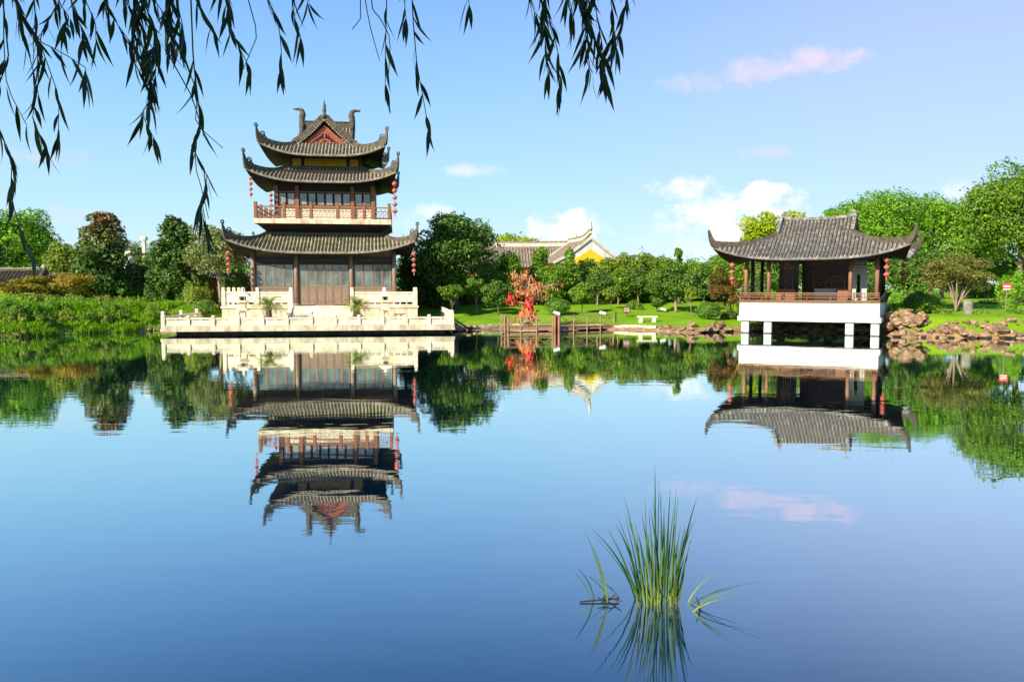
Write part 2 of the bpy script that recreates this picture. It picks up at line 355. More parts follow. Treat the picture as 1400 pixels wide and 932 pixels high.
def trunk_mesh(mb,base,top,r0,forks,r,lean=0.,bend=.3):
    b=np.array(base,float); t=np.array(top,float); n=7
    ph=r.uniform(0,6,2)
    pts=[b+(t-b)*i/(n-1)+np.array((math.sin(i*.9+ph[0])*bend*.25*(i>0),math.sin(i*.7+ph[1])*bend*.25*(i>0),0)) for i in range(n)]
    rs=[r0*(1.35 if i==0 else 1-.6*i/(n-1)) for i in range(n)]
    mb.tube(pts,rs,8)
    for f in forks:
        f=np.array(f,float); i=r.integers(2,n-1); p=pts[i]
        mid=(p+f)/2+np.array((0,0,.12*np.linalg.norm(f-p)))
        mb.tube([p,mid,f],[rs[i]*.55,rs[i]*.38,rs[i]*.16],6)
TREES=0
def plant(name,label,cat,px,y,top,bot,hw,mat,kind='tree',leaf=.3,n=4200,k=None,group=None,seed=None,dep=1.,bark='bark',r0=None,trunkx=None,mat2=None,multi=0,base_z=None):
    global TREES; TREES+=1
    r=np.random.default_rng(seed or 100+TREES)
    x,_,zt=at(px,top,y); zb=at(px,bot,y)[2]; h=hw*y/FPX
    gx0=x if trunkx is None else at(trunkx,bot,y)[0]
    g=gzz(gx0,y)-.06 if base_z is None else base_z
    if kind in('ball','mound'): zb=min(zb,g+.02) if kind=='mound' else max(zb,g+.02)
    zc=(zt+zb)/2; hz=(zt-zb)/2
    root=thing(name,label,cat,(gx0,y,g),0,group)
    off=np.array((gx0,y,g)); C=np.array((x,y,zc))-off
    cl=[]
    if kind=='ball':
        cl=[(C[0],C[1],C[2],h*.95,h*.95*dep,hz*.97)]
        for i in range(14):
            d=unit(r.normal(size=3)); cl.append((*(C+d*np.array((h,h*dep,hz))*.62),h*.34,h*.34,hz*.36))
    elif kind=='mound':
        for i in range(k or 10):
            a=r.uniform(0,2*PI); q_=math.sqrt(r.uniform(0,1))*.75
            hh=hz*2*(1-.55*q_**2)*r.uniform(.75,1); cl.append((C[0]+math.cos(a)*q_*h,C[1]+math.sin(a)*q_*h*dep,zb-g+hh*.45,h*r.uniform(.3,.42),h*.38,hh*.55))
    elif kind=='layer':
        for i in range(k or 22):
            a=r.uniform(0,2*PI); q_=math.sqrt(r.uniform(0,1))*.82; lv=r.uniform(-.9,.9)*(1-.55*q_)
            rr=h*r.uniform(.22,.36); cl.append((C[0]+math.cos(a)*q_*h,C[1]+math.sin(a)*q_*h*dep,C[2]+lv*hz,rr,rr,hz*r.uniform(.14,.22)))
    elif kind=='cone':
        K=(k or 30)+26
        for i in range(K):
            u=((i+r.uniform(0,1))/K)**1.15; a=i*2.4+r.uniform(-.6,.6); w_=(1-u)**.5*.84*r.uniform(.6,1.18)+.05; q_=r.uniform(.5,1)*w_
            rr=h*r.uniform(.20,.36)*(1-.42*u); cl.append((C[0]+math.cos(a)*q_*h,C[1]+math.sin(a)*q_*h*dep,zb-g+hz*2*(.06+.88*u),rr,rr,rr*r.uniform(.7,1.1)))
        cl.append((C[0],C[1],C[2]-.2*hz,h*.5,h*.5*dep,hz*.6))
    elif kind=='column':
        for i in range(k or 18):
            u=r.uniform(0,1); a=r.uniform(0,2*PI); q_=r.uniform(0,.6)
            rr=h*r.uniform(.3,.55)*(1-.5*u**2); cl.append((C[0]+math.cos(a)*q_*h*(1-.5*u),C[1]+math.sin(a)*q_*h*dep,zb-g+hz*2*(.06+.88*u),rr,rr,max(rr*1.2,hz*.13)))
    else:
        K=int((k or 34)*1.5)
        for i in range(K):
            d=unit(r.normal(size=3)); d[2]=d[2] if d[2]>-.8 else -d[2]*.6
            q_=r.uniform(.45,.84); s=min(h,hz)
            rr=s*r.uniform(.18,.34); cl.append((C[0]+d[0]*q_*h,C[1]+d[1]*q_*h*dep,C[2]+d[2]*q_*hz,rr*1.15,rr*1.1,rr*.85))
        cl.append((C[0],C[1],C[2],h*.62,h*.62*dep,hz*.62))
    n=int(n*2.6); leaf*=.80
    Q,rn,P=clump_leaves(cl,n,leaf,r,upb=.8 if kind=='layer' else .35,jit=.5 if kind=='ball' else .65,sprig=.02 if kind=='ball' else .16)
    mats=[mat] if mat2 is None else [mat,mat2]
    ob=quads_obj('crown' if kind not in('ball','mound') else 'foliage',Q,mats,root,rn)
    if mat2 is not None:
        zf=(P[:,2]-(zb-g))/(2*hz); mi=(zf+r.normal(0,.16,len(P))>.74).astype(np.int32); ob.data.polygons.foreach_set('material_index',mi)
    tm=MB(); R0=r0 or max(.05,min(.30,(zt-g)*.026))
    fk=[np.array(c[:3]) for c in (cl[:9] if kind not in('ball','mound') else cl[1:5])]
    if multi:
        for j in range(multi):
            a=2*PI*j/multi+r.uniform(0,1); tm_top=C+np.array((math.cos(a)*h*.45,math.sin(a)*h*.4,-hz*.1))
            tm.tube([(0,0,0),(math.cos(a)*.06,math.sin(a)*.06,(zb-g)*.35),tm_top*.55+np.array((0,0,(zb-g)*.3)),tm_top],[R0,R0*.7,R0*.5,R0*.2],7)
        for f in fk[:5]: tm.tube([np.array((0,0,(zb-g)*.4)),np.array(f)*.6+np.array((0,0,(zb-g)*.3)),f],[R0*.5,R0*.3,R0*.12],6)
    else:
        trunk_mesh(tm,(0,0,-.1),(C[0],C[1],max(C[2],.15)+hz*.3*(kind!='ball')),R0,fk,r)
    tm.build('trunk' if kind not in('ball','mound') else 'stem',M[bark],root,True)
    return root

# ------------------------------------------------------------------ Chinese roofs
def skirt(A,B,Ai,Bi,z0,z1,lift,ext,pitch=.32,rad=.10,rows=.34,pw=3.6,cy=0,cx=0):
    surf=MB(); edge=MB(); sof=MB()
    def P(side,s,v,dz=0.):
        a,ai,b,bi=(A,Ai,B,Bi) if side%2==0 else (B,Bi,A,Ai)
        X=a+(ai-a)*v; u=max(-1,min(1,s/X)) if X>1e-6 else 0
        o=b+(bi-b)*v; c=abs(u)**pw*(1-v)**1.5
        z=z0+(z1-z0)*(.62*v+.38*v**2.2)+lift*c+dz
        s2=s+math.copysign(ext*c,s); o2=o+ext*c
        return {0:(cx+s2,cy-o2,z),1:(cx+o2,cy+s2,z),2:(cx-s2,cy+o2,z),3:(cx-o2,cy-s2,z)}[side]
    for side in range(4):
        a,ai,b,bi=(A,Ai,B,Bi) if side%2==0 else (B,Bi,A,Ai)
        run=math.hypot(b-bi,z1-z0); nr=max(4,int(run/rows))*2
        nc=int(round(2*a/pitch)); sp=2*a/nc; ns=nc*6
        cols=[]
        for i in range(ns+1):
            s=-a+2*a*i/ns; vm=1. if abs(s)<=ai else (a-abs(s))/(a-ai)
            ph=(i%6)/6; cor=rad*max(0,math.cos(2*PI*(ph-.5)))*1.3 + rad*.0
            cl=[]
            for j in range(nr+1):
                v=vm*j/nr; st=.035*(1 if j%2==0 else 0)
                cl.append(P(side,s,v,cor+st))
            cols.append(cl)
        surf.grid([[cols[i][j] for i in range(ns+1)] for j in range(nr+1)],(5,0))
        # drip edge, fascia, soffit
        top=[cols[i][0] for i in range(ns+1)]
        low=[P(side,-a+2*a*i/ns,0,-.13) for i in range(ns+1)]
        edge.grid([low,top])
        m=48
        f0=[P(side,-a+2*a*i/m,.0,-.12) for i in range(m+1)]; f1=[P(side,-(a-.0)+2*a*i/m,.012,-.22) for i in range(m+1)]
        sof.grid([f1,f0])
        rowsS=[]
        for j in range(6):
            v=.012+j/5*.985; X=a+(ai-a)*v
            rowsS.append([P(side,(-1+2*i/m)*X,v,-.22-.12*min(1,j/2.)) for i in range(m+1)])
        sof.grid(rowsS[::-1])
    hips=[]
    for sx,sy,side in((-1,-1,0),(1,-1,0),(1,1,2),(-1,1,2)):
        pts=[]
        for j in range(15):
            v=1-j/14; X=A+(Ai-A)*v; s=X*(sx if side==0 else -sx)
            pts.append(P(side,s,v,.02))
        hips.append(((sx,sy),pts))
    return surf,edge,sof,hips
def horn(pts,sxy,up,out,hr=(.30,.62),w=.30,scroll=True,curls=2):
    "hip ridge that ends in an upturned horn"
    d=np.array((pts[-1][0]-pts[-3][0],pts[-1][1]-pts[-3][1],0.)); d/=np.linalg.norm(d)
    side=(-d[1],d[0],0)
    n=len(pts); P=[np.array(p) for p in pts]
    ws=[w]*n; hs=[hr[0]+(hr[1]-hr[0])*(i/(n-1))**2 for i in range(n)]
    e=P[-1]; m=9; sl=(P[-1]-P[-2]); 
    for i in range(1,m+1):
        t=i/m
        P.append(e+d*out*(1-(1-t)**1.8)+np.array((0,0,up*(.35*t+.65*t**1.6)))); ws.append(w*(1-.75*t)); hs.append(hr[1]*(1-t)**.8*.9+.10)
    mb=MB(); mb.sweep(P,ws,hs,side)
    # a raised moulding
    if scroll:
        def spiral(c,up,rad,turns=1.25,w_=.06):
            fw=np.cross(np.array(side,float),up); fw/=np.linalg.norm(fw)
            if fw@d<0: fw=-fw
            sp=[c]
            for q_ in range(12):
                th=-PI/2+q_/11*2*PI*turns; rr=rad*(1-.55*q_/11)
                sp.append(c+up*(rad*1.05)+ -fw*rr*math.cos(th)+up*rr*math.sin(th))
            mb.tube(sp,[w_]*13,5)
        for i,rad in ((n-2,.30),(n+1,.26),(n+4,.20)):
            t=P[min(i+1,len(P)-1)]-P[i-1]; t/=np.linalg.norm(t); up_=np.cross(np.array(side,float),t)
            if up_@(-d+np.array((0,0,.8)))<0: up_=-up_
            spiral(P[i]+up_*hs[i]*.85,up_,rad)
        t=P[-1]-P[-2]; t/=np.linalg.norm(t); spiral(P[-1],t,.20,1.1,.07)
    return mb
def gable_slopes(L,W,z1,zr,pitch=.36,rad=.10,axis='x',cx=0,cy=0,over=.18,rows=.34,cut=None):
    "two tiled slopes; ridge of half-length L along the axis, half-width W"
    mb=MB(); run=math.hypot(W,zr-z1); nr=max(4,int(run/rows))*2
    nc=int(round(2*(L+over)/pitch)); ns=nc*6
    for sgn in(-1,1):
        rowsP=[]
        for j in range(nr+1):
            v=j/nr; o=W*(1-v); z=z1+(zr-z1)*(.75*v+.25*v*v)+(.035 if j%2==0 else 0)
            rw=[]
            for i in range(ns+1):
                s=-(L+over)+2*(L+over)*i/ns; ph=(i%6)/6; cor=rad*1.3*max(0,math.cos(2*PI*(ph-.5)))
                if axis=='x': rw.append((cx+s,cy+sgn*o,z+cor))
                else: rw.append((cx+sgn*o,cy+s,z+cor))
            rowsP.append(rw)
        mb.grid(rowsP if sgn<0 else [r_[::-1] for r_ in rowsP],(5,0))
    return mb
def gprof(W,z1,zr,n=8): return [(W*(1-i/n),z1+(zr-z1)*(.75*i/n+.25*(i/n)**2)) for i in range(n+1)]
def gable_wall(mb,W,z1,zr,pos,axis='x',cx=0,cy=0,drop=0.,thick=.12,scale=1.):
    "triangular wall standing at pos along the axis"
    pr=gprof(W*scale,z1,z1+(zr-z1)*scale)
    pts=[(-o,z) for o,z in pr]+[(o,z) for o,z in pr[::-1][1:]]
    vs=[]
    for t in(-thick/2,thick/2):
        for o,z in pts: vs.append((cx+pos+t,cy+o,z-drop) if axis=='x' else (cx+o,cy+pos+t,z-drop))
    n=len(pts); mb.add(vs,[tuple(range(n)),tuple(range(2*n-1,n-1,-1))]+[(i,(i+1)%n,n+(i+1)%n,n+i) for i in range(n)])
def verge(mb,W,z1,zr,pos,axis='x',cx=0,cy=0,w=.28,h=.32,flare=.0):
    for sgn in(-1,1):
        pr=gprof(W,z1,zr); P=[]
        for o,z in pr: P.append((cx+pos,cy+sgn*o,z) if axis=='x' else (cx+sgn*o,cy+pos,z))
        mb.sweep(P,[w]*len(P),[h]*len(P),(1,0,0) if axis=='x' else (0,1,0))
def lattice(mb,x0,x1,z0,z1,y,nx,nz,w=.04,axis='x',fret=True,rr=random):
    def seg(a,b,c,d):
        if axis=='x': mb.bar((a,y,b),(c,y,d),w)
        else: mb.bar((y,a,b),(y,c,d),w)
    for i in range(nx+1):
        X=x0+(x1-x0)*i/nx
        for j in range(nz):
            Z0=z0+(z1-z0)*j/nz; Z1=z0+(z1-z0)*(j+1)/nz
            if not fret or i in(0,nx) or (i+j)%2==0: seg(X,Z0,X,Z1)
    for j in range(nz+1):
        Z=z0+(z1-z0)*j/nz
        for i in range(nx):
            if not fret or j in(0,nz) or (i+j)%2==1: seg(x0+(x1-x0)*i/nx,Z,x0+(x1-x0)*(i+1)/nx,Z)

# ------------------------------------------------------------------ PAGODA
PO=(-16.0,63.4); PTH=R(8)
def pw_(x,y,z): return (PO[0]+x*math.cos(PTH)-y*math.sin(PTH),PO[1]+x*math.sin(PTH)+y*math.cos(PTH),z)
# ---- lower terrace (platform on the water)
def stone_post(mb,x,y,z0,h,w=.30):
    mb.bbox(x-w/2,x+w/2,y-w/2,y+w/2,z0,z0+h-.26,.02)
    mb.bbox(x-w/2+.04,x+w/2-.04,y-w/2+.04,y+w/2-.04,z0+h-.26,z0+h-.2,.01)
    mb.bbox(x-w/2+.01,x+w/2-.01,y-w/2+.01,y+w/2-.01,z0+h-.2,z0+h,.05)
plat=thing('lower_terrace','broad low cream stone terrace reaching out over the pond, with low balustrade','terrace',(PO[0],PO[1],0),PTH)
b=MB(); b.box(-11.45,11.45,0,8.2,.27,.48); b.box(-11.40,11.40,.03,8.2,.48,.72); b.box(-11.45,-8.65,8.2,18,.27,.72); b.box(8.75,11.45,8.2,18,.27,.72)
b.build('slab',M['stone_dirty'],plat)
b=MB(); b.box(-10.6,10.7,1.3,17.5,-1.4,.27); b.build('footing',M['concrete'],plat)
def rail_panel(x0,y0,x1,y1,zf,htop,solid,mat=None):
    mb=MB(); d=np.array((x1-x0,y1-y0)); L=np.linalg.norm(d); d/=L; p=lambda t,z:(x0+d[0]*t,y0+d[1]*t,z)
    g=.16
    mb.bar(p(g,zf+htop-.07),p(L-g,zf+htop-.07),.16,.14)
    if solid:
        mb.bar(p(g,zf+htop-.46-.10),p(L-g,zf+htop-.46-.10),.12,.74); mb.bar(p(g,zf+.10),p(L-g,zf+.10),.16,.12)
        n=max(2,int(L/.7))
        for i in range(n+1):
            t=g+.08+(L-2*g-.16)*i/n; mb.bar(p(t,zf+.04),p(t,zf+htop-.1),.11,.09)
    else:
        mb.bar(p(g,zf+.07),p(L-g,zf+.07),.16,.13)
        n=max(2,int(round(L/.95)))
        for i in range(n+1):
            t=g+.12+(L-2*g-.24)*i/n
            pts=[]
            for q_ in range(6): 
                u=q_/5; pts.append(p(t+.13*math.sin(u*PI)-.05,zf+.12+u*(htop-.25)))
            mb.tube(pts,[.085,.06,.07,.07,.06,.085],6)
        mb.bar(p(g,zf+.28),p(L-g,zf+.28),.10,.30)
    return mb
px_=[-11.25+22.5*i/12 for i in range(13)]
for i,x in enumerate(px_):
    mb=MB(); stone_post(mb,x,.2,.72,1.16 if i in(0,12) else (.82 if i%3 else 1.1)); mb.build('balustrade_post',M['stone'],plat)
    if i<12: rail_panel(x,.2,px_[i+1],.2,.72,.64,False).build('balustrade_panel',M['stone'],plat)
for sx in(-1,1):
    ys=[.2,5.4,10.6,15.8] if sx<0 else [.2,4,8,12,16]
    for i,y in enumerate(ys):
        if i: mb=MB(); stone_post(mb,sx*11.25,y,.72,1.1); mb.build('balustrade_post',M['stone'],plat)
        if i<len(ys)-1: rail_panel(sx*11.25,y,sx*11.25,ys[i+1],.72,.75,False).build('balustrade_panel',M['stone'],plat)
# ---- upper terrace
ter=thing('upper_terrace','raised cream stone terrace under the pagoda with wide front steps and carved balustrade','terrace',(PO[0],PO[1],0),PTH)
b=MB(); b.box(-8.55,8.6,8.2,26.5,-.5,1.90); b.build('terrace_wall',M['stone_dirty'],ter)
b=MB(); b.box(-8.65,8.7,8.1,26.6,1.90,2.05); b.build('coping',M['stone'],ter)
b=MB()
for i in range(8):
    b.box(-2.42,2.52,8.095-(i+1)*.34,8.095-i*.34,.72,2.03-(i+1)*.148)
b.build('staircase',M['stone'],ter)
for sx in(-1,1):
    b=MB(); x0=-2.78 if sx<0 else 2.53; x1=x0+.35
    b.add([(x,y,z) for x in(x0,x1) for y,z in((8.09,.725),(8.09,2.07),(5.2,.95),(5.0,.725))],[(0,1,2,3),(7,6,5,4),(1,5,6,2),(2,6,7,3),(0,4,5,1)])
    b.build('stair_cheek',M['stone'],ter)
lx=[-8.4,-5.5,-2.62]; rx=[2.75,5.62,8.45]
for xs in(lx,rx):
    for i,x in enumerate(xs):
        mb=MB(); stone_post(mb,x,8.35,2.05,1.70,.32); mb.build('balustrade_post',M['stone'],ter)
        if i<2: rail_panel(x,8.35,xs[i+1],8.35,2.05,1.30,True).build('balustrade_panel',M['stone'],ter)
for x in(-8.4,8.45):
    for i,y in enumerate((10.6,12.9,15.2,17.5)):
        mb=MB(); stone_post(mb,x,y,2.05,1.70,.32); mb.build('balustrade_post',M['stone'],ter)
        rail_panel(x,y-2.3,x,y,2.05,1.30,True).build('balustrade_panel',M['stone'],ter)
# ---- stone lanterns, potted sago palms, stool on the lower terrace
def stone_lantern(x,y,label):
    t=thing('stone_lantern',label,'stone lantern',pw_(x,y,.72),PTH,'stone lanterns on the lower terrace')
    b=MB(); b.bbox(-.5,.5,-.5,.5,0,.28,.03); b.bbox(-.27,.27,-.27,.27,.28,.52,.04); b.bbox(-.24,.24,-.24,.24,.52,1.05,.03); b.build('pedestal',M['stone'],t)
    b=MB(); b.bbox(-.46,.46,-.46,.46,1.05,1.2,.04); b.bbox(-.27,.27,-.27,.27,1.2,1.75,.02); b.bbox(-.42,.42,-.42,.42,1.75,1.87,.03)
    b.bbox(-.25,.25,-.25,.25,1.87,2.25,.02); b.build('lantern_shaft',M['stone'],t)
    b=MB(); b.box(-.13,.13,-.262,-.255,1.92,2.18); b.build('light_opening',M['wood_dark'],t); b=MB(); b.box(.255,.262,-.13,.13,1.92,2.18); b.build('light_opening',M['wood_dark'],t)
    b=MB()
    b.add([(-.62,-.62,2.25),(.62,-.62,2.25),(.62,.62,2.25),(-.62,.62,2.25),(-.62,-.62,2.34),(.62,-.62,2.34),(.62,.62,2.34),(-.62,.62,2.34),(-.2,-.2,2.62),(.2,-.2,2.62),(.2,.2,2.62),(-.2,.2,2.62)],
      [(3,2,1,0),(0,1,5,4),(1,2,6,5),(2,3,7,6),(3,0,4,7),(4,5,9,8),(5,6,10,9),(6,7,11,10),(7,4,8,11),(8,9,10,11)])
    b.build('cap_roof',M['stone'],t)
    b=MB(); b.lathe([(.14,2.62),(.17,2.68),(.09,2.74),(.15,2.84),(.12,2.93),(.02,3.05)],n=10); b.build('finial',M['stone'],t,True)
stone_lantern(-6.2,5.2,'tiered cream stone lantern on the terrace left of the potted palms')
stone_lantern(5.75,5.2,'tiered cream stone lantern on the terrace beside the small wooden stool')
def sago(x,y,label,s=1.,seed=1):
    r=np.random.default_rng(seed)
    t=thing('sago_palm',label,'potted palm',pw_(x,y,.72),0,'potted sago palms on the terrace'); t.scale=(1.25,1.25,1.3)
    b=MB(); b.lathe([(.42,0),(.46,.04),(.55,.30),(.62,.33),(.62,.40),(.54,.40),(.50,.34)],n=18); b.build('pot',M['pot'],t,True)
    b=MB(); b.lathe([(.20,.33),(.23,.5),(.19,.75),(.24,1.0),(.15,1.15)],n=10); b.build('trunk',M['bark'],t,True)
    Q=[];rn=[]
    for i in range(34):
        a=2*PI*i/34*5+r.uniform(-.2,.2); el=r.uniform(.05,1.25); L=r.uniform(1.0,1.35)*s
        p=np.array((0,0,1.1)); dirh=np.array((math.cos(a),math.sin(a),0)); sd=np.array((-math.sin(a),math.cos(a),0))
        for j in range(14):
            e2=el-1.5*(j/14)**1.3
            st=dirh*math.cos(e2)+np.array((0,0,math.sin(e2))); q_=p+st*L/14
            if j>1:
                ll=.24*math.sin(PI*min(1,(j+1)/15))+.06
                for sg in(-1,1):
                    tip=q_+sd*sg*ll+st*.10+np.array((0,0,.05)); Q.append([p,p+st*.045,tip,tip-st*.01]); rn.append(np.clip(r.normal(.5,.25),0,1))
            Q.append([p-sd*.012,p+sd*.012,q_+sd*.012,q_-sd*.012]); rn.append(.4); p=q_
    quads_obj('fronds',np.array(Q),M['sago'],t,np.array(rn))
sago(-3.95,4.4,'potted sago palm with spreading fronds at the left of the terrace steps',1.05,1)
sago(3.35,4.4,'potted sago palm with spreading fronds at the right of the terrace steps',.95,2)
t=thing('wooden_stool','small square wooden stool on the terrace beside the stone lantern','stool',pw_(7.1,5.4,.72),PTH)
b=MB(); b.bbox(-.55,.55,-.3,.3,.62,.72,.015); b.build('seat',M['wood_red'],t)
for sx in(-1,0,1):
    for sy in(-1,1): b=MB(); b.box(sx*.46-.05,sx*.46+.05,sy*.22-.04,sy*.22+.04,0,.618); b.build('leg',M['wood_red'],t)
b=MB(); b.bar((-.46,-.22,.2),(.46,-.22,.2),.05); b.bar((-.46,.22,.2),(.46,.22,.2),.05); b.build('stretcher',M['wood_red'],t)

# ---- the pagoda itself
pg=thing('pagoda','three storey dark timber pagoda with upswept tiled roofs on the stone terrace','pagoda',(PO[0],PO[1],0),PTH)
CY=17.5
# ground floor: front y=12, half width 6.5
b=MB(); b.box(-6.45,6.45,12.35,12.55,5.9,7.3); b.box(-6.45,-6.25,12.35,23,2.05,7.3); b.box(6.25,6.45,12.35,23,2.05,7.3); b.box(-6.45,6.45,22.8,23,2.05,7.3)
b.box(-6.3,6.3,12.6,22.7,6.6,6.75); b.build('wall',M['wood_face'],pg)
b=MB(); b.box(-6.2,6.2,17.5,17.6,2.1,6.5); b.build('inner_screen',M['wood_face'],pg)
for x in(-6.52,-2.62,2.48,6.50):
    b=MB(); b.tube([(x,12.15,2.05),(x,12.15,7.2)],.20,12); b.lathe([(.32,0),(.34,.12),(.24,.22)],(x,12.15,2.05),12); b.build('column',M['wood_face'],pg,True)
b=MB(); b.box(-6.3,6.3,12.06,12.24,5.92,6.28); b.box(-6.3,6.3,12.08,12.22,6.4,6.62); b.build('lintel',M['wood_dark'],pg)
def pane_leaf(x0,x1,zs,z0,z1,y,name,glassmat='glass',panel=True):
    "a tall door or window leaf: wooden frame, lower panel, glazed top"
    f=MB(); w=.085
    f.box(x0,x0+w,y,y+.09,z0,z1); f.box(x1-w,x1,y,y+.09,z0,z1); f.box(x0+w,x1-w,y,y+.09,z1-w,z1); f.box(x0+w,x1-w,y,y+.09,zs-.06,zs+.06); f.box(x0+w,x1-w,y,y+.09,z0,z0+w)
    if panel:
        f.box(x0+w,x1-w,y+.04,y+.07,z0+w,zs-.06); f.box(x0+w,x1-w,y+.01,y+.08,z0+.38,z0+.45); f.box(x0+w,x1-w,y+.01,y+.08,zs-.42,zs-.35)
    ob=f.build(name,M['wood_face'],pg)
    g=MB(); g.box(x0+w,x1-w,y+.045,y+.055,zs+.06,z1-w); g.build('pane',M[glassmat],ob)
    l=MB(); xm=(x0+x1)/2; zz=zs+.06; H=z1-w-zz
    if glassmat=='glass':
        for fz in(.18,.50,.82):
            c=[(xm+.16*math.cos(a),y+.03,zz+H*fz+.2*math.sin(a)) for a in np.linspace(0,2*PI,9)]
            l.tube(c,[.016]*9,4,False)
        l.bar((x0+w,y+.03,zz+H*.34),(x1-w,y+.03,zz+H*.34),.025); l.bar((x0+w,y+.03,zz+H*.66),(x1-w,y+.03,zz+H*.66),.025)
        l.build('lattice',M['wood_face'],ob)
for i in range(6):
    x0=-2.36+i*.765; pane_leaf(x0+.01,x0+.755,3.88,2.12,5.90,12.2,'door_leaf')
for sx,(a,c) in((-1,(-6.27,-2.87)),(1,(2.73,6.25))):
    f=MB(); f.box(a,c,12.18,12.32,2.05,3.80); 
    for i in range(5): X=a+(c-a)*i/4; f.box(max(a,X-.05),min(c,X+.05),12.14,12.18,2.05,3.8)
    f.box(a,c,12.13,12.18,3.62,3.8); f.build('sill_wall',M['wood_face'],pg)
    for i in range(4):
        x0=a+(c-a)*i/4; pane_leaf(x0+.02,x0+(c-a)/4-.02,3.86,3.80,5.90,12.2,'window',panel=False)
def roof_part(name,A,B,Ai,Bi,z0,z1,lift,ext,up,out,mat,label,gb=None,curls=2):
    s,e,so,h=skirt(A,B,Ai,Bi,z0,z1,lift,ext,cy=CY)
    ro=s.build(name,[M[mat],M['tile_trough']],pg); tag(ro,label)
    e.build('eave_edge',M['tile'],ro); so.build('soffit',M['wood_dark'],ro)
    for sxy,pts in h: horn(pts,sxy,up,out,curls=curls).build('hip_ridge',M['ridge'],ro)
    # ridge box against the wall
    if gb:
        b=MB(); x,y,t=gb
        for q in((-x,x,CY-y-t,CY-y),(-x,x,CY+y,CY+y+t),(-x-t,-x,CY-y-t,CY+y+t),(x,x+t,CY-y-t,CY+y+t)): b.box(*q,z1-.12,z1+.30)
        b.build('wall_ridge',M['ridge'],ro)
    return ro
roof_part('roof',8.05,7.0,5.35,4.3,6.98,8.75,1.15,.5,1.25,.22,'tile_moss','lowest and widest tiled roof, touched with green moss',(5.15,4.1,.25))
# belt below the balcony
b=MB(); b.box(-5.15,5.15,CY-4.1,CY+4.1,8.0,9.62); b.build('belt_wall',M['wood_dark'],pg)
BH=5.95
bal=MB(); 
for i in range(13):
    x0=-6.28+12.56*i/13; bal.box(x0+.006,x0+12.56/13-.006,CY-BH,CY-BH+.35,9.66,10.12)
bal.box(-6.28,6.28,CY-BH+.352,CY+BH,9.67,10.115)
balo=bal.build('balcony',M['stone_dirty'],pg)
b=MB(); b.add([(-6.1,CY-BH+.2,9.66),(6.1,CY-BH+.2,9.66),(6.1,CY+BH-.2,9.66),(-6.1,CY+BH-.2,9.66),(-5.3,CY-4.3,8.95),(5.3,CY-4.3,8.95),(5.3,CY+4.3,8.95),(-5.3,CY+4.3,8.95)],[(0,1,5,4),(1,2,6,5),(2,3,7,6),(3,0,4,7)]); b.build('bracket_band',M['wood_dark'],balo)
fr=[-6.1,-3.55,-1.1,1.33,3.78,6.1]
sd=[CY-BH+.2+ (2*BH-.4)*i/4 for i in range(5)]
def bal_post(x,y):
    b=MB(); b.bbox(x-.15,x+.15,y-.15,y+.15,10.12,11.66,.03); b.build('balcony_post',M['wood_red'],balo)
def bal_panel(x0,y0,x1,y1):
    b=MB(); ax='x' if abs(y1-y0)<.01 else 'y'
    for z,t in((11.22,.10),(10.86,.07),(10.28,.07)): b.bar((x0,y0,z),(x1,y1,z),.09,t)
    if ax=='x': n=max(4,int((x1-x0)/.22)); lattice(b,x0+.15,x1-.15,10.28,10.86,y0,n,3,.045)
    else: n=max(4,int((y1-y0)/.22)); lattice(b,y0+.15,y1-.15,10.28,10.86,x0,n,3,.045,'y')
    if ax=='x':
        for i in range(1,6): X=x0+(x1-x0)*i/6; b.bar((X,y0,10.9),(X,y0,11.2),.05)
    b.build('balcony_panel',M['wood_red'],balo)
for i,x in enumerate(fr):
    bal_post(x,sd[0]); bal_post(x,sd[-1])
    if i<5: bal_panel(x,sd[0],fr[i+1],sd[0]); bal_panel(x,sd[-1],fr[i+1],sd[-1])
for x in(fr[0],fr[-1]):
    for i in range(4):
        if i: bal_post(x,sd[i])
        bal_panel(x,sd[i],x,sd[i+1])
# second floor: half width 4.7, front y=CY-4.0
F2=CY-4.0
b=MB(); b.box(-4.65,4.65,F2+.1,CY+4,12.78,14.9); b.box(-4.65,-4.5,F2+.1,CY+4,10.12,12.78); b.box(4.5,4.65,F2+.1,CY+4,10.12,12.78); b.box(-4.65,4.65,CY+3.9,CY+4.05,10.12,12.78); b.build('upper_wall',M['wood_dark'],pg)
b=MB(); b.box(-4.5,4.5,F2+.14,F2+.24,10.12,11.30); b.build('parapet_wall',M['cream'],pg)
b=MB(); b.box(-4.5,4.5,F2+.04,F2+.2,11.30,11.56); b.box(-4.5,4.5,F2+.02,F2+.18,12.74,12.86); b.build('window_rail',M['wood_red'],pg)
for x in(-4.5,-2.58,2.6,4.52):
    b=MB(); b.box(x-.17,x+.17,F2-.1,F2+.2,10.12,13.4); b.build('upper_column',M['wood_red'],pg)
def upper_window(x0,x1,z0=11.56,z1=12.74):
    w=.07; f=MB(); y=F2+.06
    f.box(x0,x0+w,y,y+.1,z0,z1); f.box(x1-w,x1,y,y+.1,z0,z1); f.box(x0+w,x1-w,y,y+.1,z0,z0+w); f.box(x0+w,x1-w,y,y+.1,z1-w,z1); ob=f.build('window',M['wood_dark'],pg)
    g=MB(); g.box(x0+w,x1-w,y+.05,y+.06,z0+w,z1-w); g.build('pane',M['glass_pale'],ob)
for a,c,n in((-4.33,-2.75,2),(-2.41,2.43,6),(2.77,4.35,2)):
    st=(c-a)/n
    for i in range(n): upper_window(a+st*i+.02,a+st*(i+1)-.02)
roof_part('roof',6.4,5.75,3.75,3.1,13.62,15.1,1.0,.45,1.35,.22,'tile','middle tiled roof with upturned corners',(3.5,2.85,.25))
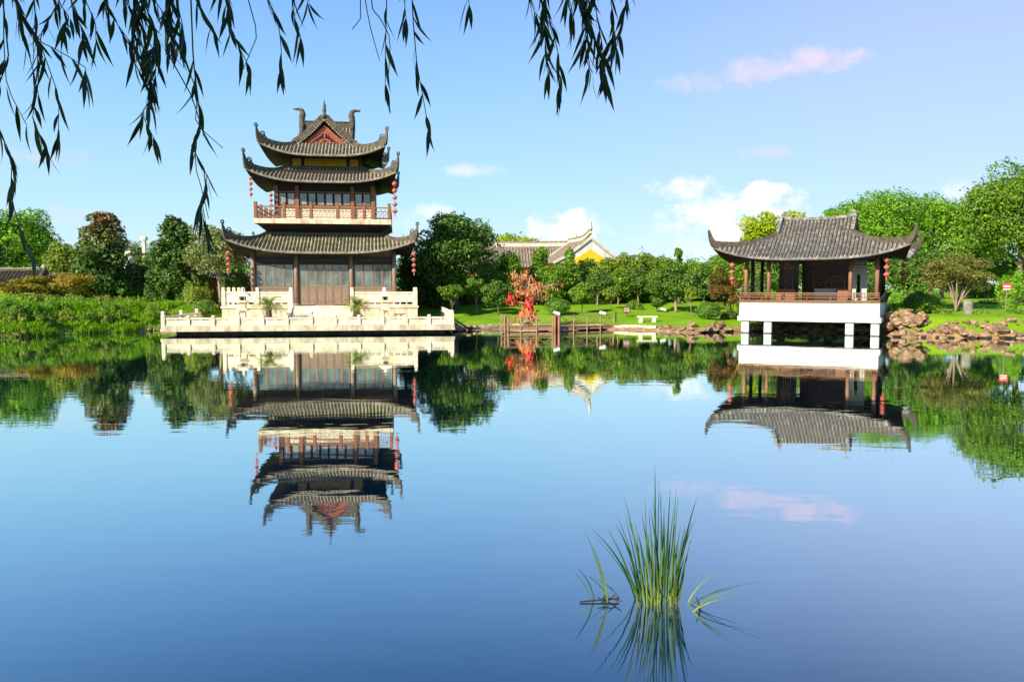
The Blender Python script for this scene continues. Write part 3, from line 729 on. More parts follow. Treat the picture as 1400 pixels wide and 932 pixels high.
b=MB(); b.box(-3.3,3.3,CY-2.65,CY+2.65,14.6,16.9); b.build('top_wall',M['wood_dark'],pg)
for a,c in((-3.2,-2.3),(-2.0,2.0),(2.3,3.2)):
    b=MB(); b.box(a,c,CY-2.70,CY-2.64,15.42,16.15); b.build('yellow_panel',M['yellow_panel'],pg)
for x in(-3.25,-2.15,2.15,3.25): b=MB(); b.box(x-.1,x+.1,CY-2.80,CY-2.6,15.2,16.9); b.build('top_post',M['wood_dark'],pg)
top=roof_part('roof',5.4,4.9,2.75,3.1,16.2,17.45,1.0,.42,1.25,.2,'tile','topmost tiled roof with crossing gables and dragon fish finials')
# crossing gables
g1=gable_slopes(2.95,2.75,17.40,19.92,axis='y',cy=CY); g1.build('gable_slope',[M['tile'],M['tile_trough']],top)
g2=gable_slopes(2.35,2.95,17.45,19.72,axis='x',cy=CY,over=.12); g2.build('gable_slope',[M['tile'],M['tile_trough']],top)
fw=MB(); gable_wall(fw,2.45,17.42,19.45,-2.80,'y',0,CY,.05,.1); fw.build('gable_board',M['gable_red'],top)
# dark triangular opening with little carved pendant
fw=MB(); gable_wall(fw,1.30,17.60,18.60,-2.86,'y',0,CY,0,.04); fw.build('gable_opening',M['wood_dark'],top)
fw=MB(); yy=CY-2.9
fw.bar((-1.4,yy,17.6),(0,yy,18.66),.05,.10); fw.bar((1.4,yy,17.6),(0,yy,18.66),.05,.10); fw.bar((-1.0,yy,17.66),(1.0,yy,17.66),.05,.10)
for sg in(-1,1):
    c=[(sg*(.02+.18*(1-math.cos(a)) *.9),yy-.02,18.38+.2*math.sin(a)) for a in np.linspace(-1.2,3.6,9)]
    fw.tube(c,[.05]*9,5)
fw.tube([(0,yy-.02,18.3),(0,yy-.02,18.0)],[.07,.03],6); fw.bar((-.55,yy,17.75),(0,yy,18.0),.05,.2); fw.bar((.55,yy,17.75),(0,yy,18.0),.05,.2)
fw.build('gable_pendant',M['gable_red'],top)
for sg in(-1,1): sw=MB(); gable_wall(sw,2.8,17.45,19.6,sg*2.36,'x',0,CY,.05,.1); sw.build('side_gable',M['ridge'],top)
for sg in(-1,1):
    v=MB(); verge(v,2.85,17.42,19.98,sg*2.98,'y',0,CY,.36,.46); v.build('verge_ridge',M['ridge'],top)
for sg in(-1,1):
    v=MB(); verge(v,3.05,17.45,19.75,sg*2.42,'x',0,CY,.32,.42); v.build('verge_ridge',M['ridge'],top)
# tile ends under the front verge
v=MB()
for sg in(-1,1):
    for i in range(15):
        t=(i+.5)/15; o=2.62*(1-t); z=17.40+2.42*(.75*t+.25*t*t); v.tube([(sg*o,CY-3.24,z),(sg*o,CY-2.9,z)],.10,6)
v.build('verge_tiles',M['tile'],top)
b=MB(); b.box(-.16,.16,CY-3.1,CY+3.1,19.9,20.36); b.build('main_ridge',M['ridge'],top)
b=MB(); b.box(-2.5,2.5,CY-.15,CY+.15,19.62,20.16); b.box(-2.5,2.5,CY-.2,CY+.2,20.162,20.26); b.build('main_ridge',M['ridge'],top)
b=MB(); b.lathe([(.20,0),(.22,.25),(.13,.4),(.19,.62),(.15,.9),(.09,1.15),(.02,1.75)],(0,CY-3.1,20.0),10); b.tube([(0,CY-3.1,20.6),(.12,CY-3.1,21.0),(.10,CY-3.1,21.3)],[.05,.06,.02],5); b.build('gable_finial',M['ridge'],top,True)
b=MB(); b.lathe([(.20,0),(.22,.25),(.13,.4),(.19,.62),(.15,.9),(.09,1.15),(.02,1.75)],(0,CY+3.1,19.75),10); b.build('gable_finial',M['ridge'],top,True)
for sg in(-1,1):
    b=MB(); q_=[(sg*2.45,CY,18.6),(sg*2.5,CY,19.6),(sg*2.45,CY,20.5),(sg*2.38,CY,20.95),(sg*2.45,CY,21.25),(sg*2.75,CY,21.40),(sg*3.05,CY,21.36),(sg*3.3,CY,21.5)]
    b.tube(q_,[.22,.24,.30,.30,.24,.15,.10,.03],8); b.tube([(sg*3.0,CY,21.37),(sg*3.3,CY,21.27)],[.07,.02],5); b.tube([(sg*2.35,CY,20.9),(sg*2.05,CY,20.75)],[.12,.04],5)
    b.build('dragon_fish',M['ridge'],top,True)
b=MB(); b.box(-1.0,1.0,11.88,11.94,2.12,2.2); b.box(-.9,.9,11.86,11.96,2.051,2.12); b.build('threshold',M['wood_brown'],pg)

# ------------------------------------------------------------------ lantern strings
def lantern_string(loc,n,s,label,cordup=.6,first=[None]):
    t=thing('lantern_string',label,'lantern string',loc,0,'strings of red lanterns')
    H=.78*s
    b=MB(); b.tube([(0,0,cordup),(0,0,-H*(n-.2))],.018,4); b.build('cord',M['cord'],t)
    for i in range(n):
        z=-H*i
        b=MB(); pr=[]
        for k in range(9):
            a=-PI/2+PI*k/8; pr.append((max(.10,.30*math.cos(a)**.8)*s if abs(math.cos(a))>1e-6 else .10*s,.21*math.sin(a)*s))
        b.lathe(pr,(0,0,z-.3*s),12); l=b.build('lantern',M['lantern_red'],t,True)
        b=MB(); b.lathe([(.13*s,0),(.13*s,.07*s)],(0,0,z-.10*s),10); b.build('lantern_cap',M['gold'],l); b=MB(); b.lathe([(.13*s,-.06*s),(.13*s,0)],(0,0,z-.50*s),10); b.build('lantern_cap',M['gold'],l)
    b=MB(); b.tube([(0,0,-H*(n-1)-.55*s),(0,0,-H*(n-1)-.95*s)],[.05*s,.07*s],6); b.build('tassel',M['lantern_red'],t)
lantern_string(pw_(-8.35,10.3,7.05),4,.66,'red lantern string under the lowest pagoda roof, at its left front corner',.9)
lantern_string(pw_(8.35,10.3,7.05),4,.66,'red lantern string under the lowest pagoda roof, at its right front corner',.9)
lantern_string(pw_(-6.5,11.8,13.95),4,.62,'red lantern string under the middle pagoda roof, at its left front corner',.6)
lantern_string(pw_(6.62,11.9,13.75),5,.82,'red lantern string under the middle pagoda roof, at its right front corner',.6)
lantern_string(pw_(-6.45,CY+5.6,13.75),4,.7,'red lantern string seen past the left of the balcony wall, at the rear roof corner',.6)

# ------------------------------------------------------------------ WATERSIDE PAVILION
VO=(23.66,63.2); VTH=R(-29)
def vw(x,y,z): return (VO[0]+x*math.cos(VTH)-y*math.sin(VTH),VO[1]+x*math.sin(VTH)+y*math.cos(VTH),z)
pv=thing('waterside_pavilion','open timber pavilion with sweeping grey tiled roof on a white base standing in the pond','pavilion',(VO[0],VO[1],0),VTH)
cx=-.22; VD=7.2
b=MB(); b.box(cx-5.25,cx+5.25,-.3,VD,1.40,2.50); b.build('base_wall',M['plaster'],pv)
b=MB(); b.box(cx-5.38,cx+5.38,-.42,VD+.1,1.02,1.397); b.build('base_beam',M['plaster'],pv)
for x in(-5.02,-3.22,2.93,4.74):
    for y in(0.05,5.5): b=MB(); b.bbox(x-.30,x+.30,y-.3,y+.3,-1.4,1.02,.03); q_=b.build('pillar',M['plaster'],pv); b=MB(); b.box(x-.304,x+.304,y-.304,y+.304,-.3,.09); b.build('algae_band',M['algae'],q_)
b=MB(); b.box(cx-5.3,cx+5.3,-.35,VD+.05,2.503,2.60); b.build('floor',M['wood_brown'],pv)
# leaning bench rail
def lean_rail(x0,y0,x1,y1,nx_,ny_):
    mb=MB(); o=.36
    p=lambda t,k,z:(x0+(x1-x0)*t+nx_*k,y0+(y1-y0)*t+ny_*k,z)
    for k,z,w in((.02,2.68,.07),(.16,2.93,.05),(o*.8,3.12,.05),(o,3.27,.08)): mb.bar(p(0,k,z),p(1,k,z),w,w)
    L=math.hypot(x1-x0,y1-y0); n=int(L/.2)
    for i in range(n+1): mb.bar(p(i/n,.02,2.68),p(i/n,o,3.27),.035)
    for i in range(int(L/1.6)+1): t=i/int(L/1.6); mb.bar(p(t,.02,2.6),p(t,.12,2.9),.07); mb.bar(p(t,.12,2.9),p(t,o+.02,3.32),.06)
    return mb
lean_rail(cx-5.2,-.22,cx+5.2,-.22,0,-1).build('leaning_rail',M['wood_brown'],pv)
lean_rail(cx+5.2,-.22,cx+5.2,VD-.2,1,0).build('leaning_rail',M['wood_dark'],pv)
lean_rail(cx-5.2,-.22,cx-5.2,VD-.2,-1,0).build('leaning_rail',M['wood_brown'],pv)
b=MB(); b.box(cx-5.1,cx+5.1,-.2,.25,2.92,2.98); b.box(cx+4.75,cx+5.15,.25,VD-.3,2.92,2.98); b.box(cx-5.15,cx-4.75,.25,VD-.3,2.92,2.98); b.build('bench_seat',M['wood_brown'],pv)
for x in(-5.15,-3.33,2.84,4.74):
    for y in(.45,2.9,6.7):
        if y==2.9 and x in(-3.33,2.84): continue
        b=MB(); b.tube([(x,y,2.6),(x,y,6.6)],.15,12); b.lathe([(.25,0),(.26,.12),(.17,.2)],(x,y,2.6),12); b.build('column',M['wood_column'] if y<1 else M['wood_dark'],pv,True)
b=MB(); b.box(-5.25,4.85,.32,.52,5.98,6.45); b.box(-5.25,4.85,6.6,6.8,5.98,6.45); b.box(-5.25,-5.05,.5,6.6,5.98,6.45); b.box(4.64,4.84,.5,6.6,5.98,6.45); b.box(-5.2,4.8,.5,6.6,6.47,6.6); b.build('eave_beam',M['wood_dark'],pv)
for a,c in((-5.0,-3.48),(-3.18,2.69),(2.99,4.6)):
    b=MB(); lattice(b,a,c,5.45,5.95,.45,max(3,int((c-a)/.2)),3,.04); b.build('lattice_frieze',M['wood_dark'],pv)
# back wall: dark panelled screen with a round lattice window
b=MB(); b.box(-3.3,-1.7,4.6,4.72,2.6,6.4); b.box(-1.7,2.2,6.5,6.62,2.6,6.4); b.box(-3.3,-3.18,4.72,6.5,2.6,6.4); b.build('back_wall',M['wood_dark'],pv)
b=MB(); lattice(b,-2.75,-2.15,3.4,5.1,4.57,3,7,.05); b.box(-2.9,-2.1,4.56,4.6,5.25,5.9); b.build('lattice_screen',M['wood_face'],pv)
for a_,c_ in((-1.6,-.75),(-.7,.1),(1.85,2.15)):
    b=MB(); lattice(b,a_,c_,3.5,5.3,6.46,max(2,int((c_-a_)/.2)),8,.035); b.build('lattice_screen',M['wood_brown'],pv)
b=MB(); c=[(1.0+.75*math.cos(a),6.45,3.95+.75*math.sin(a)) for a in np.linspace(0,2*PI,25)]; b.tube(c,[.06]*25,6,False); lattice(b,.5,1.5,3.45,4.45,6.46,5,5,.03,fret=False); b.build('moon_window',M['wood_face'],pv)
b=MB(); b.box(2.75,3.05,2.5,2.62,2.6,5.9); b.box(3.35,3.85,2.5,2.62,2.6,5.9); b.box(3.05,3.35,2.5,2.62,4.75,5.9); b.box(3.05,3.35,2.5,2.62,2.6,2.95); b.build('partition_wall',M['pale_grey'],pv)
s,e,so,h=skirt(6.75,4.8,2.75,1.5,6.0,8.15,1.0,.5,cy=3.55,cx=-.1,pitch=.28)
ro=s.build('roof',[M['tile_grey'],M['tile_trough']],pv); e.build('eave_edge',M['tile_grey'],ro); so.build('soffit',M['wood_dark'],ro)
for sxy,pts in h: horn(pts,sxy,1.35,.42,(.26,.50),.26,False).build('hip_ridge',M['ridge'],ro)
gable_slopes(2.75,1.52,8.13,9.35,axis='x',cx=-.1,cy=3.55,pitch=.28,over=.1).build('upper_slope',[M['tile_grey'],M['tile_trough']],ro)
for sg in(-1,1): fw=MB(); gable_wall(fw,1.5,8.1,9.3,sg*2.72,'x',-.1,3.55,0,.1); fw.build('gable_wall',M['cream'],ro)
fw=MB()
for i in range(5): fw.box(2.66,2.72,3.55-.9+.1*i,3.55+.9-.1*i,8.32+.2*i,8.42+.2*i)
fw.build('gable_brickwork',M['gable_red'],ro)
for sg in(-1,1): v=MB(); verge(v,1.75,7.95,9.4,sg*2.86,'x',-.1,3.55,.32,.42); v.build('verge_ridge',M['tile_grey'],ro)
rd=[(-.1+2.95*u,3.55,9.36+.10*abs(u)**2+.42*abs(u)**12) for u in np.linspace(-1,1,33)]
b=MB(); b.sweep(rd,[.26]*33,[.16+.25*abs(u)**8 for u in np.linspace(-1,1,33)],(0,1,0)); b.build('main_ridge',M['tile_grey'],ro)
lantern_string(vw(-6.05,-.6,5.75),3,.70,'red lantern string under the left front roof corner of the waterside pavilion',1.0)
lantern_string(vw(5.45,-.6,5.98),3,.70,'red lantern string under the right front roof corner of the waterside pavilion',1.0)
lantern_string(vw(6.2,7.4,5.75),3,.70,'red lantern string in shade under the far right roof corner of the waterside pavilion',1.0)
def cabinet(x,y,w,d,h,label,mat):
    t=thing('cabinet',label,'cabinet',vw(x,y,2.6),VTH)
    b=MB(); b.box(-w/2,w/2,-d/2,d/2,.06,h-.06); b.build('body',M[mat],t)
    b=MB(); b.bbox(-w/2-.05,w/2+.05,-d/2-.05,d/2+.05,h-.058,h,.015); b.build('top',M[mat],t)
    for sg in(-1,1): b=MB(); b.box(sg*w/4-w*.2,sg*w/4+w*.2,-d/2-.025,-d/2-.002,.15,h-.15); b.build('door',M[mat],t)
    b=MB(); b.box(-w/2+.05,w/2-.05,-d/2+.05,d/2-.05,0,.06); b.build('plinth',M['wood_dark'],t)
cabinet(-2.5,3.6,1.5,.6,1.0,'reddish wooden cabinet inside the pavilion by the left lattice screen','wood_red')
cabinet(2.05,3.0,.8,.5,1.05,'small reddish cabinet inside the pavilion near the pale partition','wood_red')
cabinet(.35,5.6,1.7,.5,1.05,'pale grey cabinet against the back wall of the pavilion','pale_grey')

# ------------------------------------------------------------------ wooden jetty with wishing tree
jt=thing('wooden_jetty','low wooden jetty with crossed railings along the far shore','jetty',(0,0,0))
a0=np.array((-.6,67.2)); a1=np.array((3.75,67.9)); a2=np.array((9.1,70.8))
def deck(p,q,w,name):
    d=(q-p)/np.linalg.norm(q-p); nn=np.array((-d[1],d[0])); L=np.linalg.norm(q-p); mb=MB(); n=int(L/.16)
    for i in range(n):
        c=p+d*L*(i+.5)/n+nn*w/2; a=d*L/n*.46
        vs=[(*(c+sa*a+sn*nn*w/2),z) for z in(.34,.40) for sa,sn in((-1,-1),(1,-1),(1,1),(-1,1))]
        mb.add(vs,[(3,2,1,0),(4,5,6,7),(0,1,5,4),(1,2,6,5),(2,3,7,6),(3,0,4,7)])
    for k in(.1,w-.1): mb.bar((*(p+nn*k),.22),(*(q+nn*k),.22),.12,.22)
    mb.build(name,M['wood_tan'],jt)
    return d,nn,L
d1,n1,L1=deck(a0,a1,2.2,'deck'); d2,n2,L2=deck(a1,a2,1.8,'deck')
def jpost(p,h=1.04,w=.10):
    b=MB(); b.bbox(p[0]-w/2,p[0]+w/2,p[1]-w/2,p[1]+w/2,-.9,.34+h,.02); b.build('post',M['wood_tan'],jt)
def jrail(p,q):
    b=MB(); b.bar((*p,1.32),(*q,1.32),.07,.06); b.bar((*p,.55),(*q,.55),.06,.06); b.bar((*p,.58),(*q,1.28),.042); b.bar((*p,1.28),(*q,.58),.042); b.build('rail_panel',M['wood_tan'],jt)
def run(p,d,L,n):
    pts=[p+d*L*i/n for i in range(n+1)]
    for i,q in enumerate(pts):
        jpost(q)
        if i<n: jrail(q,pts[i+1])
run(a0,d1,L1-.3,3); run(a1+d2*.4,d2,L2-.5,4)
jrail(a0,a0+n1*2.1); jpost(a0+n1*2.1)
for p in(a0+np.array((.05,.12)),a0+np.array((.28,.12)),a1+np.array((-.1,-.15)),a1+np.array((.25,-.15)),a1+np.array((.1,.12))):
    b=MB(); b.tube([(p[0],p[1],-.9),(p[0],p[1],1.30)],.105,10); b.lathe([(.12,0),(.10,.05),(.04,.09)],(p[0],p[1],1.30),10); b.build('log_post',M['wood_column'],jt,True)
def spotlight(p,lb):
    t=thing('white_lamp_box',lb,'lamp',p,R(-25),'white garden lamps'); b=MB(); b.bar((-.28,0,.16),(.28,0,.02),.26,.2); b.build('housing',M['sign_white'],t); b=MB(); b.tube([(0,0,-.06),(0,0,.06)],.05,8); b.build('bracket',M['sign_white'],t)
spotlight((a1[0]+.1,a1[1]-.02,1.47),'small white garden lamp on top of the jetty log posts')
q=a1+d2*.4+d2*(L2-.5)*.8; spotlight((q[0],q[1],1.42),'small white garden lamp on the right end of the jetty rail')
# wishing tree
wt=thing('wishing_tree','ribbon covered wishing tree with red and golden streamers standing on the jetty','tree',(1.35,68.55,.40))
r=np.random.default_rng(5)
b=MB(); b.tube([(0,0,0),(.02,0,.5),(-.03,.02,1.1),(.05,0,1.9),(0,0,2.6),(.05,0,3.4)],[.42,.36,.26,.20,.17,.09],10)
brs=[]
for i in range(16):
    a=2*PI*i/16*3.1+r.uniform(0,.4); z=r.uniform(1.9,3.2); L=r.uniform(1.0,1.85); up=r.uniform(.15,1.35)
    e_=np.array((math.cos(a)*L,math.sin(a)*L*.8,z+up)); m_=np.array((math.cos(a)*L*.5,math.sin(a)*L*.4,z+up*.75)); brs.append((np.array((0,0,z)),m_,e_)); b.tube([(0,0,z),m_,e_],[.09,.06,.02],6)
e_=np.array((3.0,.1,3.55)); brs.append((np.array((0,0,2.6)),np.array((1.4,0,3.4)),e_)); b.tube([(0,0,2.6),(1.4,0,3.35),(2.2,0,3.6),e_],[.11,.08,.05,.02],6)
b.build('trunk',M['bark_pale'],wt,True)
def strips(pos,L,w,r):
    n=len(pos); a=r.uniform(0,2*PI,n); s_=np.stack([np.cos(a),np.sin(a),np.zeros(n)],1)*w/2; dn=np.stack([r.normal(0,.25,n),r.normal(0,.25,n),-np.ones(n)],1)*(L*r.uniform(.5,1.3,n))[:,None]
    return np.stack([pos-s_,pos+s_,pos+s_+dn,pos-s_+dn],1)
pp=[]
for p0,p1,p2 in brs:
    for k in range(85):
        t=r.uniform(.35,1.02); p=(1-t)**2*p0+2*t*(1-t)*p1+t*t*p2; pp.append(p+r.normal(0,.20,3)+np.array((0,0,.05)))
pp=np.array(pp); quads_obj('faded_streamers',strips(pp,.17,.05,r),M['ribbon_pale'],wt,r.random(len(pp)))
n=420; z=r.uniform(.8,3.2,n); rr=.18+.24*np.sin(np.clip((z-.5)/2.6,0,1)*PI)*r.uniform(.2,1,n); a=r.uniform(0,2*PI,n)
pp=np.stack([rr*np.cos(a)+.08,rr*np.sin(a),z],1); quads_obj('red_streamers',strips(pp,.34,.055,r),M['ribbon'],wt,r.random(n))
n=45; pp=np.stack([-1.5+r.normal(0,.2,n),r.normal(0,.2,n),2.45+r.normal(0,.25,n)],1); quads_obj('red_streamers',strips(pp,.32,.06,r),M['ribbon'],wt,r.random(n))
n=300; t_=r.random(n)*.9; a=r.uniform(0,2*PI,n); pp=np.stack([np.cos(a)*(.3+.9*t_),np.sin(a)*(.3+.7*t_),1.7-1.2*t_+r.normal(0,.1,n)],1); quads_obj('low_streamers',strips(pp,.35,.06,r),M['ribbon_pale'],wt,r.random(n))

# ------------------------------------------------------------------ signs, bench and other small things on the lawn
def ground_at(px,y): x=at(px,430,y)[0]; return (x,y,gzz(x,y))
p=ground_at(857,76.5); t=thing('information_sign','brown information sign with pale lettering on a post in the lawn','sign',p)
zt=at(857,423,76.5)[2]-p[2]
b=MB(); b.bbox(-.35,.35,-.03,.03,zt-.35,zt+.27,.02); b.build('board',M['sign_brown'],t)
b=MB(); b.tube([(0,.07,-.3),(0,.07,zt)],.05,8); b.build('post',M['sign_brown'],t)
b=MB()
for j,rw in enumerate(((-.2,-.12,.02,.16),(-.24,-.08,.08,.2))):
    for x in rw:
        z=zt+.06-.2*j
        b.box(x-.045,x+.045,-.04,-.033,z+.05,z+.07); b.box(x-.05,x+.05,-.04,-.033,z-.01,z+.012); b.box(x-.012,x+.012,-.0405,-.0335,z-.07,z+.09); b.box(x-.05,x-.03,-.04,-.033,z-.07,z-.02); b.box(x+.03,x+.05,-.04,-.033,z-.07,z-.02)
b.build('lettering',M['sign_white'],t)
p=ground_at(885,72.2); t=thing('stone_bench','pale stone slab bench on the lawn near the shore','bench',p)
b=MB(); b.bbox(-.92,.92,-.24,.24,.42,.56,.02); b.build('seat',M['stone'],t)
for sx in(-1,1): b=MB(); b.bbox(sx*.6-.17,sx*.6+.17,-.2,.2,-.15,.418,.02); b.build('leg',M['stone'],t)
p=ground_at(842,73); t=thing('marker_post','slim dark marker post on the lawn by the jetty','post',p); b=MB(); b.tube([(0,0,-.2),(0,0,.85)],.05,8); b.lathe([(.06,0),(.06,.05),(.02,.09)],(0,0,.85),8); b.build('shaft',M['wood_dark'],t)
p=ground_at(907,80); spotlight((p[0],p[1],p[2]+.22),'small white garden lamp on the lawn under the dark trees')
p=ground_at(1375,66); zt=at(1375,391,66)[2]-p[2]
t=thing('warning_sign','red sign with a white bar on a thin post at the right','sign',p,R(-12))
b=MB(); b.bbox(-.33,.33,-.02,.02,zt-.32,zt+.28,.04); b.build('board',M['sign_red'],t)
b=MB(); b.box(-.24,.24,-.028,-.0225,zt-.08,zt+.05); b.box(-.26,.26,-.028,-.0225,zt-.30,zt-.21); b.build('white_bar',M['sign_white'],t)
b=MB(); b.tube([(0,.06,-.3),(0,.06,zt+.1)],.04,8); b.build('post',M['concrete'],t)
p=ground_at(1323,64.5); t=thing('stone_bollard','squat weathered grey stump beside the spreading maple','stump',p); b=MB(); b.lathe([(.42,-.2),(.38,.1),(.36,.6),(.37,1.0),(.33,1.06),(.1,1.08)],n=14); b.build('stump_body',M['concrete'],t,True); b=MB(); b.lathe([(.36,0),(.40,.04),(.38,.10)],(0,0,1.0),14); b.build('rim',M['concrete'],t,True)

# ------------------------------------------------------------------ rocks
def rock_mesh(seed):
    r=np.random.default_rng(seed)
    import bmesh
    bm=bmesh.new(); bmesh.ops.create_icosphere(bm,subdivisions=3,radius=.5)
    pl=[(unit(r.normal(size=3)),r.uniform(.22,.42)) for _ in range(16)]; ph=r.uniform(0,6,6)
    for v in bm.verts:
        c=np.array(v.co)
        for nn,d in pl:
            k=c@nn-d
            if k>0: c=c-nn*k*.97
        c=c*(1+.07*math.sin(c[0]*13+ph[0])*math.sin(c[1]*11+ph[1])+.06*math.sin(c[2]*17+ph[2]+c[0]*9))
        v.co=c
    me=bpy.data.meshes.new('shore_rock'); bm.to_mesh(me); bm.free(); me.materials.append(M['rock']); return me
def rock_extra():
    nt=M['rock'].node_tree; b=nt.nodes['Principled BSDF']; src=b.inputs['Base Color'].links[0].from_socket
    geo=N(nt,'ShaderNodeNewGeometry'); sp=N(nt,'ShaderNodeSeparateXYZ'); nt.links.new(geo.outputs['Position'],sp.inputs[0])
    n=N(nt,'ShaderNodeTexNoise'); n.inputs['Scale'].default_value=1.1; n.inputs['Detail'].default_value=6; nt.links.new(geo.outputs['Position'],n.inputs['Vector'])
    mr=N(nt,'ShaderNodeMapRange'); mr.inputs[1].default_value=.55; mr.inputs[2].default_value=.70; mr.inputs[4].default_value=.8; nt.links.new(n.outputs[0],mr.inputs[0])
    m1=N(nt,'ShaderNodeMix',data_type='RGBA'); nt.links.new(mr.outputs[0],m1.inputs[0]); nt.links.new(src,m1.inputs[6]); m1.inputs[7].default_value=(.12,.15,.035,1)
    ad=N(nt,'ShaderNodeMath',operation='MULTIPLY_ADD'); nt.links.new(n.outputs[0],ad.inputs[0]); ad.inputs[1].default_value=-.25; nt.links.new(sp.outputs[2],ad.inputs[2])
    mr2=N(nt,'ShaderNodeMapRange'); mr2.inputs[1].default_value=-.02; mr2.inputs[2].default_value=.06; mr2.inputs[3].default_value=1; mr2.inputs[4].default_value=0; nt.links.new(ad.outputs[0],mr2.inputs[0])
    m2=N(nt,'ShaderNodeMix',data_type='RGBA'); nt.links.new(mr2.outputs[0],m2.inputs[0]); nt.links.new(m1.outputs[2],m2.inputs[6]); m2.inputs[7].default_value=(.05,.035,.022,1)
    nt.links.new(m2.outputs[2],b.inputs['Base Color'])
rock_extra()
RM=[rock_mesh(40+i) for i in range(8)]
def rock(x,y,z,s,label,group,r):
    o=bpy.data.objects.new('shore_rock',RM[r.integers(8)]); col.objects.link(o); o.location=(x,y,z); o.scale=(s*r.uniform(.9,1.5),s*r.uniform(.8,1.2),s*r.uniform(.6,1.0)); o.rotation_euler=(r.uniform(-.3,.3),r.uniform(-.3,.3),r.uniform(0,6)); tag(o,label,'rock',group)
r=np.random.default_rng(11)
def along(pts,n,s0,s1,label,group,inland=(0,.6),lift=0.):
    P=np.array(pts,float); seg=np.linalg.norm(np.diff(P,axis=0),axis=1); L=seg.sum()
    for i in range(n):
        t=(i+r.uniform(.1,.9))/n*L; k=0
        while k<len(seg)-1 and t>seg[k]: t-=seg[k]; k+=1
        d=(P[k+1]-P[k])/seg[k]; nn=np.array((-d[1],d[0])); q=P[k]+d*t+nn*r.uniform(*inland); s=r.uniform(s0,s1)
        z=gzz(*q); rock(q[0],q[1],max(z,-.1)+s*.12+lift,s,label,group,r)
RL='reddish brown rock on the shore right of the waterside pavilion'
along([(29.0,59.9),(32.3,58.8),(38,58.4),(41,57.8)],44,.35,1.25,RL,'rocks on the right shore',(-.25,.5))
along([(29.2,60.6),(33,59.6),(40,59.3)],20,.3,.9,RL,'rocks on the right shore',(.0,1.0),.1)
along([(29.0,62.0),(30.0,60.6),(31.2,60.0)],18,.8,1.45,'reddish brown boulder piled against the right end of the pavilion base','boulders by the pavilion',(0,1.0),.45)
along([(29.3,62.3),(30.4,61.5)],7,.9,1.4,'reddish brown boulder piled against the right end of the pavilion base','boulders by the pavilion',(0,.8),.95)
along([(14.6,65.3),(16,66.0),(18.3,67.0)][::1],16,.4,1.1,'reddish brown rock on the shore left of the waterside pavilion','rocks left of the pavilion',(-.2,.8),.05)
along([(12.6,68.9),(13.7,67.2),(14.7,65.5)],8,.35,.8,'reddish brown rock on the shore left of the waterside pavilion','rocks left of the pavilion',(-.2,.5))
along([(20.0,68.0),(24.5,66.2),(29.3,63.9)],18,.7,1.3,'shaded rock under the waterside pavilion behind its white pillars','rocks under the pavilion',(-.1,.5),.12)
along([(-4.6,66.9),(-4.0,69.4),(-3.0,70.4)],9,.4,.85,'reddish brown rock at the right end of the stone terrace','rocks beside the terrace',(-.1,.6),.05)
along([(-37.2,59.6),(-36.2,61.3)],4,.45,.9,'mossy rock at the foot of the grassy left bank','rocks by the left bank',(-.2,.2))
along([(-31.6,67.2),(-29.2,69.8)],7,.3,.6,'small brown rock between the grassy bank and the stone terrace','rocks left of the terrace',(-.2,.3))
# stone edging of the lawn
eg=MB(); E=np.array([(-3.4,70.3),(0,72.5),(5,71.95),(9.7,70.85),(12.6,69.2)])
for k in range(len(E)-1):
    L=np.linalg.norm(E[k+1]-E[k]); n=int(L/.75); d=(E[k+1]-E[k])/L
    for i in range(n):
        p0=E[k]+d*L*(i+.03)/n; p1=E[k]+d*L*(i+.97)/n; zz=.30+r.uniform(-.04,.04); eg.bar((*p0,zz),(*p1,zz),.36+r.uniform(0,.1),.24)
tag(eg.build('stone_edging',M['stone_dirty']),'low row of brown edging stones along the shore of the lawn','kerb')

# ------------------------------------------------------------------ walls and other buildings
def tiled_wall(name,label,p,q,h,z0,mat='ochre'):
    p=np.array(p,float);q=np.array(q,float); L=np.linalg.norm(q-p); a=math.atan2(q[1]-p[1],q[0]-p[0]); t=thing(name,label,'wall',(p[0],p[1],z0),a)
    b=MB(); b.box(0,L,-.18,.18,-1.5,h); b.build('wall_face',M[mat],t)
    gable_slopes(L/2,.5,h-.02,h+.35,axis='x',cx=L/2,cy=0,pitch=.3,rows=.25,over=0).build('coping_tiles',[M['tile'],M['tile_trough']],t)
    b=MB(); b.box(0,L,-.1,.1,h+.33,h+.5); b.build('coping_ridge',M['ridge'],t)
tiled_wall('garden_wall','long ochre garden wall with tiled coping behind the left trees',(-52,86.5),(-22.5,89.5),2.7,2.2)
tiled_wall('garden_wall','garden wall behind the trees right of the pagoda, dark grey in place of shade',(-11.5,91),(.5,92),2.3,2.2,'concrete')  # the dark grey material stands in for the shade on this wall
